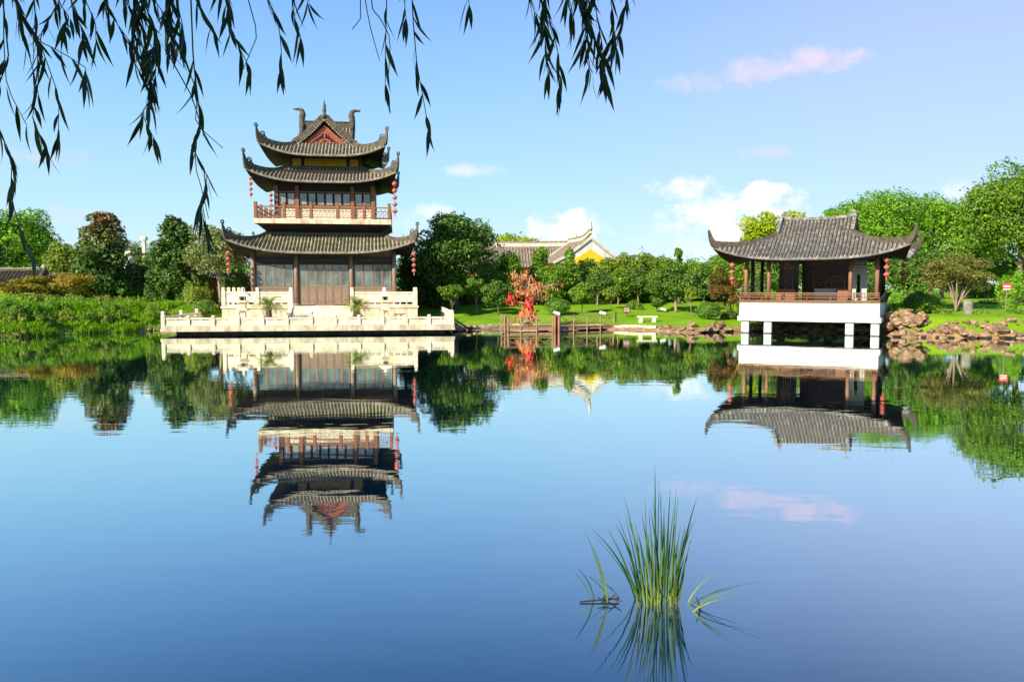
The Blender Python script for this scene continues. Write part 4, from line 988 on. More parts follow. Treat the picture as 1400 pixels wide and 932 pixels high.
def hall(name,label,loc,rz,L,W,hw_,hr,wallmat,gmat,tile='tile_far',ridge='plaster',curl=.6,kind='building',white=False,ridge_h=.5,fin=(-1,1),lowend=1.):
    t=thing(name,label,kind,loc,rz)
    b=MB(); b.box(-L+.2,L-.2,-W+.6,W-.6,-1.5,hw_-.02); b.build('wall',M[wallmat],t)
    rf=gable_slopes(L,W,hw_-.3,hr,axis='x',pitch=.42,over=.1); ro=rf.build('roof',[M[tile],M[tile]],t)
    for sg in(-1,1):
        b=MB(); gable_wall(b,W-.25,hw_-.28,hr-.08,sg*(L-.02),'x',0,0,0,.14); b.build('gable',M['plaster' if white else gmat],t)
        if white:
            b=MB(); gable_wall(b,(W-.25)*.72,hw_-.28,hw_-.28+(hr-hw_)*.66,sg*(L+.05),'x',0,0,0,.08); b.box(sg*(L+.05)-.04,sg*(L+.05)+.04,-(W-.25)*.72,(W-.25)*.72,-1,hw_-.28); b.build('gable_panel',M[gmat],t)
    for sg in(-1,1): v=MB(); verge(v,W,hw_-.3,hr,sg*(L+.12),'x',0,0,.25,.25); v.build('verge',M[ridge],ro)
    us=np.linspace(-1,1,25); P=[(u*(L+.2),0,hr+curl*(abs(u)**2.2 if u>0 else lowend*abs(u)**5)) for u in us]
    b=MB(); b.sweep(P,[.3]*25,[ridge_h]*25,(0,1,0)); b.build('main_ridge',M[ridge],ro)
    b=MB(); b.sweep([(p[0],p[1],p[2]+ridge_h) for p in P],[.4]*25,[.12]*25,(0,1,0)); b.build('ridge_cap',M['tile'],ro)
    for sg in fin:
        b=MB(); b.lathe([(.2,0),(.25,.3),(.12,.55),(.18,.8),(.03,1.35)],(sg*(L+.1),0,hr+curl+ridge_h*.8),8); b.build('ridge_finial',M[ridge],ro,True)
    return t
# temple hall behind the lawn: long roof and a turned wing with yellow gable
c=at(722,345,112); zr=at(722,337,112)[2]; ze=at(722,364,112)[2]
hall('temple_hall','long temple hall with grey tiled roof behind the lawn trees',(c[0]-1,112,2.2),R(3),7.6,4.4,ze-2.2,zr-2.2,'ochre','yellow',curl=.15,ridge_h=.6,ridge='ridge_cream')
zr=at(805,328,104)[2]; ze=at(840,358,104)[2]
ang=R(-76); LL=4.2; gc=at(807,345,102)
hall('temple_wing','temple wing with bright yellow and white gable and upswept ridge',(gc[0]-math.cos(ang)*LL,102-math.sin(ang)*LL,2.2),ang,LL,4.9,ze-2.2,zr-2.2,'yellow','yellow',curl=.75,white=True,ridge_h=.45,fin=(1,),lowend=0.,ridge='ridge_cream')
c=at(14,368,84); zr=at(14,369,84)[2]; ze=at(14,384,84)[2]
hall('gatehouse','low gatehouse with dark tiled roof behind the orange maples','building' and (c[0]-1,86.5,2.2),R(2),3.0,2.0,ze-2.2,zr-2.2,'ochre','ochre',tile='tile_trough',ridge='ridge',curl=.1,ridge_h=.2,fin=())
c=at(170,350,97); zr=at(170,352,97)[2]
hall('rear_hall','small hall with pale upturned ridge end seen between the magnolias',(c[0]-4.2,97,2.2),R(5),4.6,3.0,zr-4.2,zr-2.2,'ochre','plaster',tile='tile',ridge='plaster',curl=.7,ridge_h=.3,fin=())
p=at(197,330,105); zt=at(197,324,105)[2]
t=thing('stone_pillar','slender cream stone pillar rising above the trees left of the pagoda','pillar',(p[0],105,2.2)); b=MB(); b.bbox(-.22,.22,-.22,.22,-1,zt-2.6,.05); b.build('shaft',M['stone'],t); b=MB(); b.bbox(-.36,.36,-.36,.36,zt-2.6,zt-2.2,.06); b.build('cap',M['stone'],t)

# ------------------------------------------------------------------ trees and shrubs
L_=M
T=plant
# left side
T('broadleaf_tree','tall bright green broadleaf tree at the far left behind the gatehouse','tree',22,97,284,392,60,M['leaf_bright'],n=9000,leaf=.36,k=46,dep=.8)
T('broadleaf_tree','dark tree cut by the left edge of the view','tree',-28,88,305,425,34,M['leaf_dark'],n=5000,leaf=.32)
T('magnolia_tree','dark magnolia with a rusty brown top behind the grassy bank','tree',137,84,286,402,52,M['leaf_dark'],kind='cone',n=8500,leaf=.36,k=46,mat2=M['leaf_rust'],bark='bark_pale')
T('magnolia_tree','pointed dark green magnolia left of the pagoda','tree',238,85,296,396,46,M['leaf_dark'],kind='cone',n=7500,leaf=.34,k=42)
T('osmanthus_tree','grey green osmanthus tree with pale speckled trunk beside the stone terrace','tree',298,80,306,384,48,M['leaf_olive'],n=6500,leaf=.26,bark='bark_pale',r0=.2,trunkx=301)
T('broadleaf_tree','yellowish tree between the bright tree and the rusty magnolia','tree',86,91,330,392,26,M['leaf_yellowgreen'],n=3200,leaf=.3)
T('cypress_tree','narrow dark cypress in front of the pale ridge end','tree',189,92,337,392,10,M['leaf_dark'],kind='column',n=1500,leaf=.22)
T('broadleaf_tree','sparse olive tree behind the cream stone pillar','tree',183,106,326,390,22,M['leaf_olive'],n=1500,leaf=.3)
T('broadleaf_tree','small leafy tree below the cream stone pillar','tree',204,90,342,400,15,M['leaf_green'],n=1500,leaf=.26)
T('maple_tree','wide low orange maple above the grassy bank','tree',82,78,371,406,46,M['leaf_orange'],kind='layer',n=4200,leaf=.22,multi=4,r0=.09,k=30)
T('maple_tree','small orange maple in front of the gatehouse','tree',21,77,377,404,24,M['leaf_orange'],kind='layer',n=2200,leaf=.2,multi=3,r0=.08)
for i,(x_,y_,t_,b_,h_,m_,lb) in enumerate(((8,62,406,446,24,'leaf_green','leafy lump of shrub at the far left end of the bank'),(42,64,410,446,24,'leaf_bright','bright leafy lump low on the bank at the left'),(72,67,406,442,26,'leaf_bright','broad leafy lump in the middle of the grassy bank'),(104,68,409,446,24,'leaf_green','darker leafy lump near the water in the middle of the bank'),(132,70,406,440,24,'leaf_bright','bright leafy lump on the bank below the rusty magnolia'),(154,69.5,412,446,20,'leaf_green','darker leafy lump near the water below the rusty magnolia'),(174,71,411,446,18,'leaf_bright','bright leafy lump at the right end of the grassy bank'),(30,71,399,425,26,'leaf_azalea','pale leafy lump along the top of the bank at the left'),(100,73.5,400,422,26,'leaf_azalea','pale leafy lump along the top of the bank in the middle'),
 (24,61.5,424,454,18,'leaf_yellowgreen','yellow green leafy lump at the waterline on the left of the bank'),(56,62.8,424,455,18,'leaf_green','dark leafy lump hanging over the water on the left bank'),(86,65.3,423,456,20,'leaf_yellowgreen','yellow green leafy lump hanging over the water mid bank'),(118,66.2,424,456,19,'leaf_green','dark leafy lump hanging over the water mid bank'),(143,67.2,423,455,18,'leaf_yellowgreen','yellow green leafy lump hanging over the water below the magnolias'),(166,68.0,426,455,15,'leaf_green','dark leafy lump at the right foot of the grassy bank'),(60,71.5,401,424,20,'leaf_yellowgreen','yellow green leafy lump on the crest under the wide orange maple'),(146,74,402,424,22,'leaf_yellowgreen','yellow green leafy lump on the crest below the rusty magnolia'))):
    T('bank_shrub',lb,'shrub',x_,y_,t_,b_,h_,M[m_],kind='mound',n=2600,leaf=.17,group='leafy lumps on the left bank')
T('round_shrub','tall rounded green shrub beside the left end of the terrace','shrub',264,77,382,430,24,M['leaf_yellowgreen'],kind='mound',n=3600,leaf=.17)
T('clipped_shrub','low clipped dark shrub beside the left end of the terrace','shrub',279,74.5,409,432,17,M['leaf_box'],kind='ball',n=2600,leaf=.13)
T('azalea_shrub','low spreading azalea at the top of the bank under the magnolia','shrub',176,76,405,425,20,M['leaf_azalea'],kind='mound',n=2200,leaf=.16)
T('azalea_shrub','low azalea nearest the water left of the terrace','shrub',207,71.5,416,446,20,M['leaf_azalea'],kind='mound',n=2600,leaf=.16)
T('azalea_shrub','low pale azalea between the round shrub and the bank','shrub',222,75.5,408,436,19,M['leaf_azalea'],kind='mound',n=2200,leaf=.16)
T('azalea_shrub','dark low azalea in the dip left of the terrace corner','shrub',237,72.5,424,447,16,M['leaf_green'],kind='mound',n=2000,leaf=.16)
T('azalea_shrub','small pale azalea right behind the grassy bank','shrub',196,79,404,424,14,M['leaf_azalea'],kind='mound',n=1500,leaf=.16)
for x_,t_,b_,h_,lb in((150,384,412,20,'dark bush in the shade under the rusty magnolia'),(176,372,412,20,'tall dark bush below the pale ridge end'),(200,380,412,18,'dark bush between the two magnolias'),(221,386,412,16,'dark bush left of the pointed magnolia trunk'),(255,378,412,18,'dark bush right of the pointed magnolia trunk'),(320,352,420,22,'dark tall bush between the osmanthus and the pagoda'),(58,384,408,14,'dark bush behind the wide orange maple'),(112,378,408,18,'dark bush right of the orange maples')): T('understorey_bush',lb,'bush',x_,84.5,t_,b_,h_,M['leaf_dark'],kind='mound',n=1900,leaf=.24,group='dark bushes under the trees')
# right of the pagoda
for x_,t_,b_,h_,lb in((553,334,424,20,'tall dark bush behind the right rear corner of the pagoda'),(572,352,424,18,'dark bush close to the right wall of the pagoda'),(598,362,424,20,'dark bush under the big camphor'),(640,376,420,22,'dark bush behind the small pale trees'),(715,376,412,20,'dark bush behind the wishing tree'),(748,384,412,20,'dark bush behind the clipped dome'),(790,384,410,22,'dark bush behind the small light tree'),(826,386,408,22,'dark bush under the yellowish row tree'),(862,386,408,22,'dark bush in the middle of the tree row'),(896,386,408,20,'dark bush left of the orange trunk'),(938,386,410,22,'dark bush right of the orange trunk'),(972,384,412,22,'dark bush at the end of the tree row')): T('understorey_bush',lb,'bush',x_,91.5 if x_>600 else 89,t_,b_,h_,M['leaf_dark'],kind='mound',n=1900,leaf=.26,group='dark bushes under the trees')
T('camphor_tree','big dark camphor tree just right of the pagoda','tree',622,86,286,412,56,M['leaf_deep'],n=13000,leaf=.33,k=56,r0=.32)
T('camphor_tree','dark understorey tree in the shade right of the pagoda','tree',588,90,336,416,34,M['leaf_dark'],n=5200,leaf=.3)
T('broadleaf_tree','bright lime tree behind the temple roof','tree',708,128,311,392,38,M['leaf_lime'],n=5000,leaf=.42)
T('young_tree','small pale green tree nearest the right end of the terrace','tree',617,79,386,412,21,M['leaf_green'],n=1700,leaf=.22,r0=.06,k=16,bark='bark_pale')
T('young_tree','slim small tree with two pale stems left of the wishing tree','tree',652,82,378,410,20,M['leaf_green'],n=1700,leaf=.22,r0=.06,k=16,bark='bark_pale')
T('young_tree','bushy dark small tree left of the wishing tree','tree',681,80,383,424,24,M['leaf_deep'],n=2400,leaf=.22,r0=.07,k=20)
T('young_tree','tall bushy tree behind the wishing tree','tree',692,88,340,412,25,M['leaf_green'],n=2800,leaf=.26)
T('bamboo_clump','upright bamboo clump left of the yellow gable','bamboo',736,92,340,412,24,M['leaf_green'],kind='column',n=3400,leaf=.3,k=22)
T('bamboo_clump','upright bamboo clump just under the yellow gable','bamboo',779,92,341,412,24,M['leaf_green'],kind='column',n=3400,leaf=.3,k=22)
T('young_tree','leafy tree hiding the eave of the temple wing','tree',766,96,352,412,20,M['leaf_green'],n=2600,leaf=.27)
T('young_tree','green tree hiding the left end of the temple eave','tree',668,96,352,412,24,M['leaf_deep'],n=3000,leaf=.28)
T('young_tree','leafy tree at the foot of the yellow gable','tree',800,97,356,412,22,M['leaf_green'],n=2600,leaf=.27)
T('young_tree','low leafy tree between the two bamboo clumps','tree',757,90,360,414,25,M['leaf_green'],n=2600,leaf=.26)
row=[(808,352,M['leaf_green'],'rounded tree right of the yellow gable in the tree row'),(832,346,M['leaf_yellowgreen'],'yellowish tree in the row just right of the gable'),(858,341,M['leaf_yellowgreen'],'yellow green tree near the middle of the row behind the lawn'),(884,342,M['leaf_yellowgreen'],'olive topped tree left of the dark lawn tree'),(908,344,M['leaf_green'],'green tree directly behind the dark lawn tree'),(953,349,M['leaf_green'],'tree in the row right of the tall sapling'),(980,348,M['leaf_green'],'green tree at the right end of the row beside the pavilion')]
for x_,t_,m_,lb in row: T('row_tree',lb,'tree',x_,94+ (x_%3)*1.2,t_,408,25,m_,n=4200,leaf=.27,group='row of trees behind the lawn',bark='bark_pale')
for i,(x_,lb) in enumerate(((818,'low tree in the second row under the yellow gable'),(845,'low tree in the second row behind the small lawn tree'),(872,'low tree in the second row with leaning pale trunk'),(896,'dark low tree in the second row left of the orange trunk'),(964,'low tree in the second row right of the orange trunk'))): T('row_tree',lb,'tree',x_,89,366,410,22,M['leaf_green' if i%2 else 'leaf_deep'],n=2400,leaf=.25,group='row of trees behind the lawn',bark='bark_pale',r0=.09)
T('sapling','tall thin topped tree rising above the row behind the lawn','tree',929,88,333,395,13,M['leaf_green'],kind='column',n=1500,leaf=.3,k=14)
T('lawn_tree','dark lawn tree with an orange brown trunk','tree',922,80,362,415,36,M['leaf_deep'],n=4800,leaf=.27,bark='bark_pale',r0=.17,trunkx=925)
T('lawn_tree','little dark tree under the lawn tree beside the white lamp','tree',899,80.5,402,424,13,M['leaf_deep'],n=1100,leaf=.22,r0=.06,k=12)
T('sapling','thin sapling with few leaves in front of the dark lawn tree','tree',945,77,388,416,11,M['leaf_yellowgreen'],n=420,leaf=.24,r0=.04,k=10,bark='bark_pale')
T('lawn_tree','small light green tree behind the clipped shrub by the jetty','tree',796,80,384,420,17,M['leaf_green'],n=1800,leaf=.23,r0=.06,k=18)
T('lawn_tree','small yellowish tree on the lawn above the information sign','tree',836,84,392,414,13,M['leaf_yellowgreen'],n=1000,leaf=.22,r0=.05,k=12)
T('low_shrub','low dark shrub at the top of the lawn','shrub',868,83.5,409,418,11,M['leaf_green'],kind='mound',n=600,leaf=.18)
T('clipped_shrub','clipped dome shaped shrub on the lawn behind the jetty','shrub',763,79,408,431,18.5,M['leaf_box'],kind='ball',n=4200,leaf=.13)
T('clipped_shrub','clipped ball shrub on the rocks left of the pavilion','shrub',969,68.6,413,440,18.5,M['leaf_box'],kind='ball',n=4200,leaf=.12)
T('maple_tree','reddish maple leaning beside the left end of the pavilion','tree',990,70.5,366,424,23,M['leaf_redmaple'],kind='layer',n=3200,leaf=.19,trunkx=1002,multi=3,r0=.09,k=30)
T('low_shrub','dark shrub in shade at the foot of the reddish maple','shrub',997,70,421,440,13,M['leaf_dark'],kind='mound',n=1100,leaf=.16)
# behind and right of the pavilion
T('camphor_tree','lime green round tree behind the left of the pavilion roof','tree',1044,98,282,395,35,M['leaf_lime'],n=7000,leaf=.30,k=36)
T('camphor_tree','lime green tree top behind the middle of the pavilion ridge','tree',1089,100,281,395,26,M['leaf_lime'],n=4800,leaf=.30)
T('camphor_tree','mid green tree top behind the right of the pavilion ridge','tree',1134,99,274,395,20,M['leaf_bright'],n=4200,leaf=.30)
T('camphor_tree','big bright green camphor with a broad top right of the pavilion','tree',1200,93,253,402,66,M['leaf_bright'],n=12000,leaf=.30,k=60,dep=.8)
T('camphor_tree','bright green camphor crown leaning into its dark right neighbour','tree',1278,95,256,402,66,M['leaf_bright'],n=12000,leaf=.30,k=60,dep=.8)
T('camphor_tree','lower bright camphor wedged between the pavilion roof and the big camphors','tree',1168,97,268,402,44,M['leaf_bright'],n=6500,leaf=.3,k=40)
T('broadleaf_tree','shady green tree under the gap between the right hand camphors','tree',1318,92,318,400,34,M['leaf_green'],n=5200,leaf=.28)
T('broadleaf_tree','middling green tree between the spreading maple and the right edge','tree',1348,99,322,400,30,M['leaf_green'],n=4600,leaf=.28)
T('broadleaf_tree','pale leafy tree low behind the warning sign','tree',1386,92,345,404,26,M['leaf_bright'],n=3800,leaf=.27)
T('low_shrub','wide green bush just behind the rocks under the spreading maple','shrub',1288,64,420,442,16,M['leaf_green'],kind='mound',n=1500,leaf=.14)
T('low_shrub','green bush behind the rocks right of the stone stump','shrub',1345,64,421,441,15,M['leaf_azalea'],kind='mound',n=1400,leaf=.14)
T('low_shrub','dark bush behind the rocks at the far right end','shrub',1388,64,419,442,17,M['leaf_box'],kind='mound',n=1500,leaf=.14)
T('low_shrub','leafy bush growing on top of the boulders by the pavilion','shrub',1226,65,412,434,12,M['leaf_green'],kind='mound',n=1200,leaf=.14)
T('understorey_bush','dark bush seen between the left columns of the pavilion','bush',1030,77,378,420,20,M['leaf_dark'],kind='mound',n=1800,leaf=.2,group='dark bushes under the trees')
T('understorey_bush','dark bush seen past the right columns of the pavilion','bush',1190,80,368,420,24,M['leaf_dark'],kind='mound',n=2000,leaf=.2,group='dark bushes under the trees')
T('low_shrub','light bush on the shore rocks just right of the boulders','shrub',1292,62.5,432,447,12,M['leaf_azalea'],kind='mound',n=1100,leaf=.13)
T('low_shrub','little dark bush among the shore rocks below the red sign','shrub',1366,61.5,432,452,12,M['leaf_green'],kind='mound',n=1100,leaf=.13)
T('low_shrub','small green bush at the foot of the boulders beside the pavilion','shrub',1232,62.5,430,446,9,M['leaf_green'],kind='mound',n=800,leaf=.13)
T('camphor_tree','tall green camphor rising at the right edge of the view','tree',1398,84,218,380,78,M['leaf_green'],n=15000,leaf=.32,k=60,dep=.8,r0=.34,trunkx=1397)
T('broadleaf_tree','dark tree in the shade right behind the pavilion','tree',1245,80,338,412,32,M['leaf_deep'],n=4800,leaf=.27)
T('broadleaf_tree','dark tree behind the spreading maple','tree',1290,84,338,400,32,M['leaf_deep'],n=4200,leaf=.27,r0=.26)
T('broadleaf_tree','green tree behind the left side of the pavilion','tree',1003,88,338,405,32,M['leaf_green'],n=4200,leaf=.27)
T('broadleaf_tree','green tree seen through the open pavilion','tree',1065,86,342,408,40,M['leaf_deep'],n=4200,leaf=.28)
T('broadleaf_tree','dark tree behind the pavilion interior','tree',1140,86,342,408,44,M['leaf_dark'],n=4200,leaf=.28)
T('maple_tree','spreading olive and red maple on the right shore','tree',1310,65.5,343,404,47,M['leaf_maple'],kind='layer',n=6500,leaf=.17,multi=5,r0=.13,k=46,bark='bark_pale')
T('clipped_shrub','big clipped shrub between the boulders and the spreading maple','shrub',1263,65.5,398,442,27,M['leaf_box'],kind='ball',n=6500,leaf=.12)
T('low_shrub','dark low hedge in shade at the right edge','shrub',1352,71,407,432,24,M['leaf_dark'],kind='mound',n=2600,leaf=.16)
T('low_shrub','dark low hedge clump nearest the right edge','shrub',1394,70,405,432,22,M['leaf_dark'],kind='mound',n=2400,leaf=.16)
T('low_shrub','pale green bush behind the warning sign','shrub',1384,78,368,404,20,M['leaf_bright'],kind='mound',n=2400,leaf=.2)
T('low_shrub','pale green bush in the gap left of the warning sign','shrub',1345,105,382,402,28,M['leaf_bright'],kind='mound',n=2200,leaf=.26)
T('low_shrub','bright bush behind the right of the pavilion base','shrub',1228,76,398,432,16,M['leaf_bright'],kind='mound',n=1600,leaf=.18)
# far wood that closes the view behind everything
def far_wood():
    r=np.random.default_rng(77); cl=[]
    for i in range(240):
        x=-110+240*i/240+r.uniform(-1,1); y=150+r.uniform(-8,14); h=r.uniform(5.5,8.5)
        if 88<x<100: h*=.35
        cl.append((x,y,2+h*.45,r.uniform(2,3.4),2.4,h*.5))
    Q,rn,P=clump_leaves(cl,26000,.7,r); o=quads_obj('far_wood',Q,M['leaf_green'],None,rn); tag(o,kind='stuff'); o['label']='low far wood closing the view behind the garden'
far_wood()
# tall grass on the left bank
def tall_grass():
    r=np.random.default_rng(21); n=80000
    x=r.uniform(-48,-27.5,n); y=r.uniform(52,82,n); d=pond_dist(x,y)
    cl=.5+.28*np.sin(x*1.1+np.sin(y*.9)*2.2)+.22*np.sin(y*1.7+x*.9+np.sin(x*.6)*2)
    keep=(d>-.6)&(d<9.5)&(r.random(n)<.4+.6*cl)&~((x>-31.5)&(r.random(n)<.7))
    x,y,d,cl=x[keep],y[keep],d[keep],cl[keep]; n=len(x); z=np.maximum(gz(x,y),.03)
    h=(.22+.62*cl**1.5)*r.uniform(.6,1.25,n)*np.where(x>-31.5,.45,1.); a=r.uniform(0,2*PI,n); ln=r.uniform(.15,.95,n)
    p=np.stack([x,y,z-.05],1); s_=np.stack([np.cos(a+1.57),np.sin(a+1.57),0*a],1)*.032
    m=p+np.stack([np.cos(a)*ln*h*.3,np.sin(a)*ln*h*.3,h*.65],1); t=p+np.stack([np.cos(a)*ln*h,np.sin(a)*ln*h,h*r.uniform(.6,1.,n)],1)
    Q=np.concatenate([np.stack([p-s_,p+s_,m+s_*1.1,m-s_*1.1],1),np.stack([m-s_*1.1,m+s_*1.1,t+s_*.1,t-s_*.1],1)])
    rn=np.clip(r.normal(.42,.24,n)+.5*(cl-.5),0,1); o=quads_obj('tall_grass',Q,M['grass'],None,np.concatenate([rn,rn])); tag(o,kind='stuff'); o['label']='tall bright green grass covering the left bank'
tall_grass()

# ------------------------------------------------------------------ reeds
def blades(name,lst,mat,parent,y0,r,w=.0108,ox=0):
    off=np.array(parent.location)
    for (bx,by,tx,ty,dry) in lst:
        f=lambda X,Y:(740+X/2.986,620+Y/2.986)
        B=np.array(at(*f(bx,by),y0)); yb=y0+r.uniform(-.14,.14); B[1]=yb; B[2]=-.03
        T_=np.array(at(*f(tx,ty),y0)); T_[1]=yb+r.uniform(-.25,.25)
        out=np.array((T_[0]-B[0],0,0)); n=10; rv=np.clip(r.normal(.3,.2)+dry*.6,0,1)
        sd=np.array((.8,r.uniform(-.6,.6),0)); sd/=np.linalg.norm(sd)
        mid=(B+T_)/2-out*r.uniform(.08,.40)+np.array((0,0,.05)); W=w*r.uniform(.7,1.25)
        pts=[(1-t)**2*B+2*t*(1-t)*mid+t*t*T_-off for t in np.linspace(0,1,n+1)]
        ws=[W*(.55+.45*min(1,t*3))*(1-t**2.5)+.001 for t in np.linspace(0,1,n+1)]
        Q=[[pts[i]-sd*ws[i],pts[i]+sd*ws[i],pts[i+1]+sd*ws[i+1],pts[i+1]-sd*ws[i+1]] for i in range(n)]
        rn=[np.clip(rv+.45*(1-i/n)**4,0,1) for i in range(n)]
        quads_obj(name,np.array(Q),mat,parent,np.array(rn))
r=np.random.default_rng(9)
RY=8.95
main=[(390,615,205,305,0),(398,615,225,370,.1),(395,610,268,302,0),(400,615,305,288,0),(405,618,318,276,.1),(412,618,345,268,0),(418,618,345,185,0),(415,612,380,330,.3),(425,618,350,250,.1),(440,620,420,175,0),(436,618,402,345,.6),(445,620,385,300,.1),(455,620,420,265,0),(462,620,440,240,0),(470,622,466,48,.5),(478,620,483,105,0),(486,620,470,200,0),(492,620,507,112,0),(498,620,497,260,.1),(503,622,520,235,0),(510,622,542,212,0),(515,620,527,300,.2),(522,620,558,150,0),(528,620,545,330,.3),(534,620,572,190,0),(540,620,622,160,0),(545,620,600,300,0),(550,620,660,285,0),(552,618,625,340,.1),(548,620,585,345,.2),(556,610,608,318,0),(480,622,455,350,.6),(500,622,490,420,.7),(520,622,512,400,.6),(430,620,375,440,.3),(450,622,410,420,.5),(405,620,300,395,.2),(462,620,430,300,.2),(490,620,450,230,.4),(508,620,500,180,.1),(530,620,560,280,.1),(415,620,330,330,.2),(420,622,398,300,.8),(425,622,415,380,.9),(445,622,440,330,.3),(540,622,575,400,.3),(470,622,520,330,.2),(400,620,345,415,.1),(485,622,487,160,.1),(512,622,533,270,.2)]
rc=thing('reed_clump','clump of tall green reeds standing in the near water','reeds',at(900,828,RY)[:2]+(0,))
blades('blade',main,M['reed'],rc,RY,r)
extra=[(r.uniform(440,556),620,0,0,r.uniform(0,.3)) for i in range(3)]
blades('blade',[(bx,by,bx+(bx-480)*r.uniform(.2,.9)+r.normal(0,22),r.uniform(230,430),d_) for bx,by,_,_,d_ in extra],M['reed'],rc,RY,r,.009)
blades('pale_sheath',[(445+i*10,622,440+i*11,470+(i%3)*40,.8) for i in range(11)],M['reed'],rc,RY,r,.009)
r2=thing('reed_stalk','leaning green reed stalk lying out to the right of the reed clump','reeds',at(945,832,RY)[:2]+(0,))
blades('blade',[(600,655,930,500,.5),(606,655,905,515,.6),(604,652,812,475,.6),(602,652,800,500,.5),(600,650,830,540,.4),(612,640,872,553,.4),(640,628,625,570,.6),(598,655,780,520,.1)],M['reed'],r2,RY-.12,r,.011)
r3=thing('reed_stalk','broken reed with bent leaves to the left of the reed clump','reeds',at(840,822,RY)[:2]+(0,))
blades('blade',[(270,545,175,320,.1),(215,640,125,490,.2),(272,548,200,380,.3),(325,598,175,498,.5),(220,640,135,450,.1),(290,600,190,510,.7)],M['reed'],r3,RY+.05,r,.011)
c0=np.array(at(833,820,RY)); c0[2]=.012; c0=c0-np.array(r3.location)
for i in range(8):
    a=r.uniform(0,2*PI); L=r.uniform(.05,.2); b=MB(); b.bar(c0+np.array((r.normal(0,.05),r.normal(0,.08),0)),c0+np.array((math.cos(a)*L,math.sin(a)*L,r.uniform(-.01,.07))),.012,.009); b.build('dead_stem',M['twig'],r3)
b=MB(); b.bar(c0+np.array((-.34,0,.0)),c0+np.array((.12,.05,.02)),.018,.012); b.build('dead_stem',M['twig'],r3)

# ------------------------------------------------------------------ willow over the near bank
wl=thing('willow_tree','weeping willow whose dark hanging twigs frame the top of the view','tree',(-3.6,-2.4,gzz(-3.6,-2.4)-.05))
WL=np.array(wl.location)
b=MB(); tp=[(0,0,-.2),(.05,.02,.8),(.12,.1,2.0),(.35,.5,3.3),(.7,1.1,4.3)]; b.tube(tp,[.42,.34,.30,.26,.20],12); b.build('trunk',M['bark'],wl,True)
limbs=[]
def limb(pts,rs):
    mb=MB(); mb.tube([np.array(p)-WL for p in pts],rs,8); mb.build('limb',M['bark'],wl,True)
limb([(-2.95,-1.35,6.1),(-2.2,1.0,6.2),(-1.6,2.6,5.75),(-.8,3.1,5.55),(.3,3.2,5.5),(1.0,3.2,5.35)],[.16,.11,.07,.05,.04,.02])
limb([(-2.95,-1.35,6.1),(-3.0,.6,6.6),(-2.6,2.4,6.0),(-2.2,3.0,5.6)],[.14,.10,.06,.03])
limb([(-2.95,-1.35,6.1),(-2.8,-.8,7.5),(-2.3,.2,8.6)],[.15,.10,.05])
limb([(-2.95,-1.35,6.1),(-4.2,-1.8,7.3),(-5.2,-1.6,8.0)],[.14,.09,.04])
r=np.random.default_rng(31); cl=[]
for i in range(34):
    d=unit(r.normal(size=3)); cl.append((*(np.array((-3.0,-.1,7.2))+d*np.array((2.0,1.9,1.5))*r.uniform(.3,.9)-WL),r.uniform(.5,.8),r.uniform(.5,.8),r.uniform(.4,.7)))
Q,rn,P=clump_leaves(cl,16000,.13,r); ok=((P+WL)[:,2]>3.6+.40*np.maximum((P+WL)[:,1],0)+.5); quads_obj('crown',Q[ok],M['willow'],wl,rn[ok])  # unseen crown, added and sized along the sun line to shade the twigs
def willow_leaf(Q,rn,p,dirv,L,W,r,v):
    t=dirv/np.linalg.norm(dirv); a=r.uniform(0,2*PI); s_=np.cross(t,np.array((math.cos(a),math.sin(a),.1))); s_/=np.linalg.norm(s_); nn=np.cross(t,s_)
    cv=r.uniform(-.32,.32); prof=(.10,.5,.85,1.,.97,.8,.52,.25,.02); pts=[]
    for k,w in enumerate(prof): u=k/8; pts.append((p+t*L*u+nn*cv*L*u*u+s_*.08*L*u*u,w*W/2))
    for k in range(8): Q.append([pts[k][0]-s_*pts[k][1],pts[k][0]+s_*pts[k][1],pts[k+1][0]+s_*pts[k+1][1],pts[k+1][0]-s_*pts[k+1][1]]); rn.append(v)
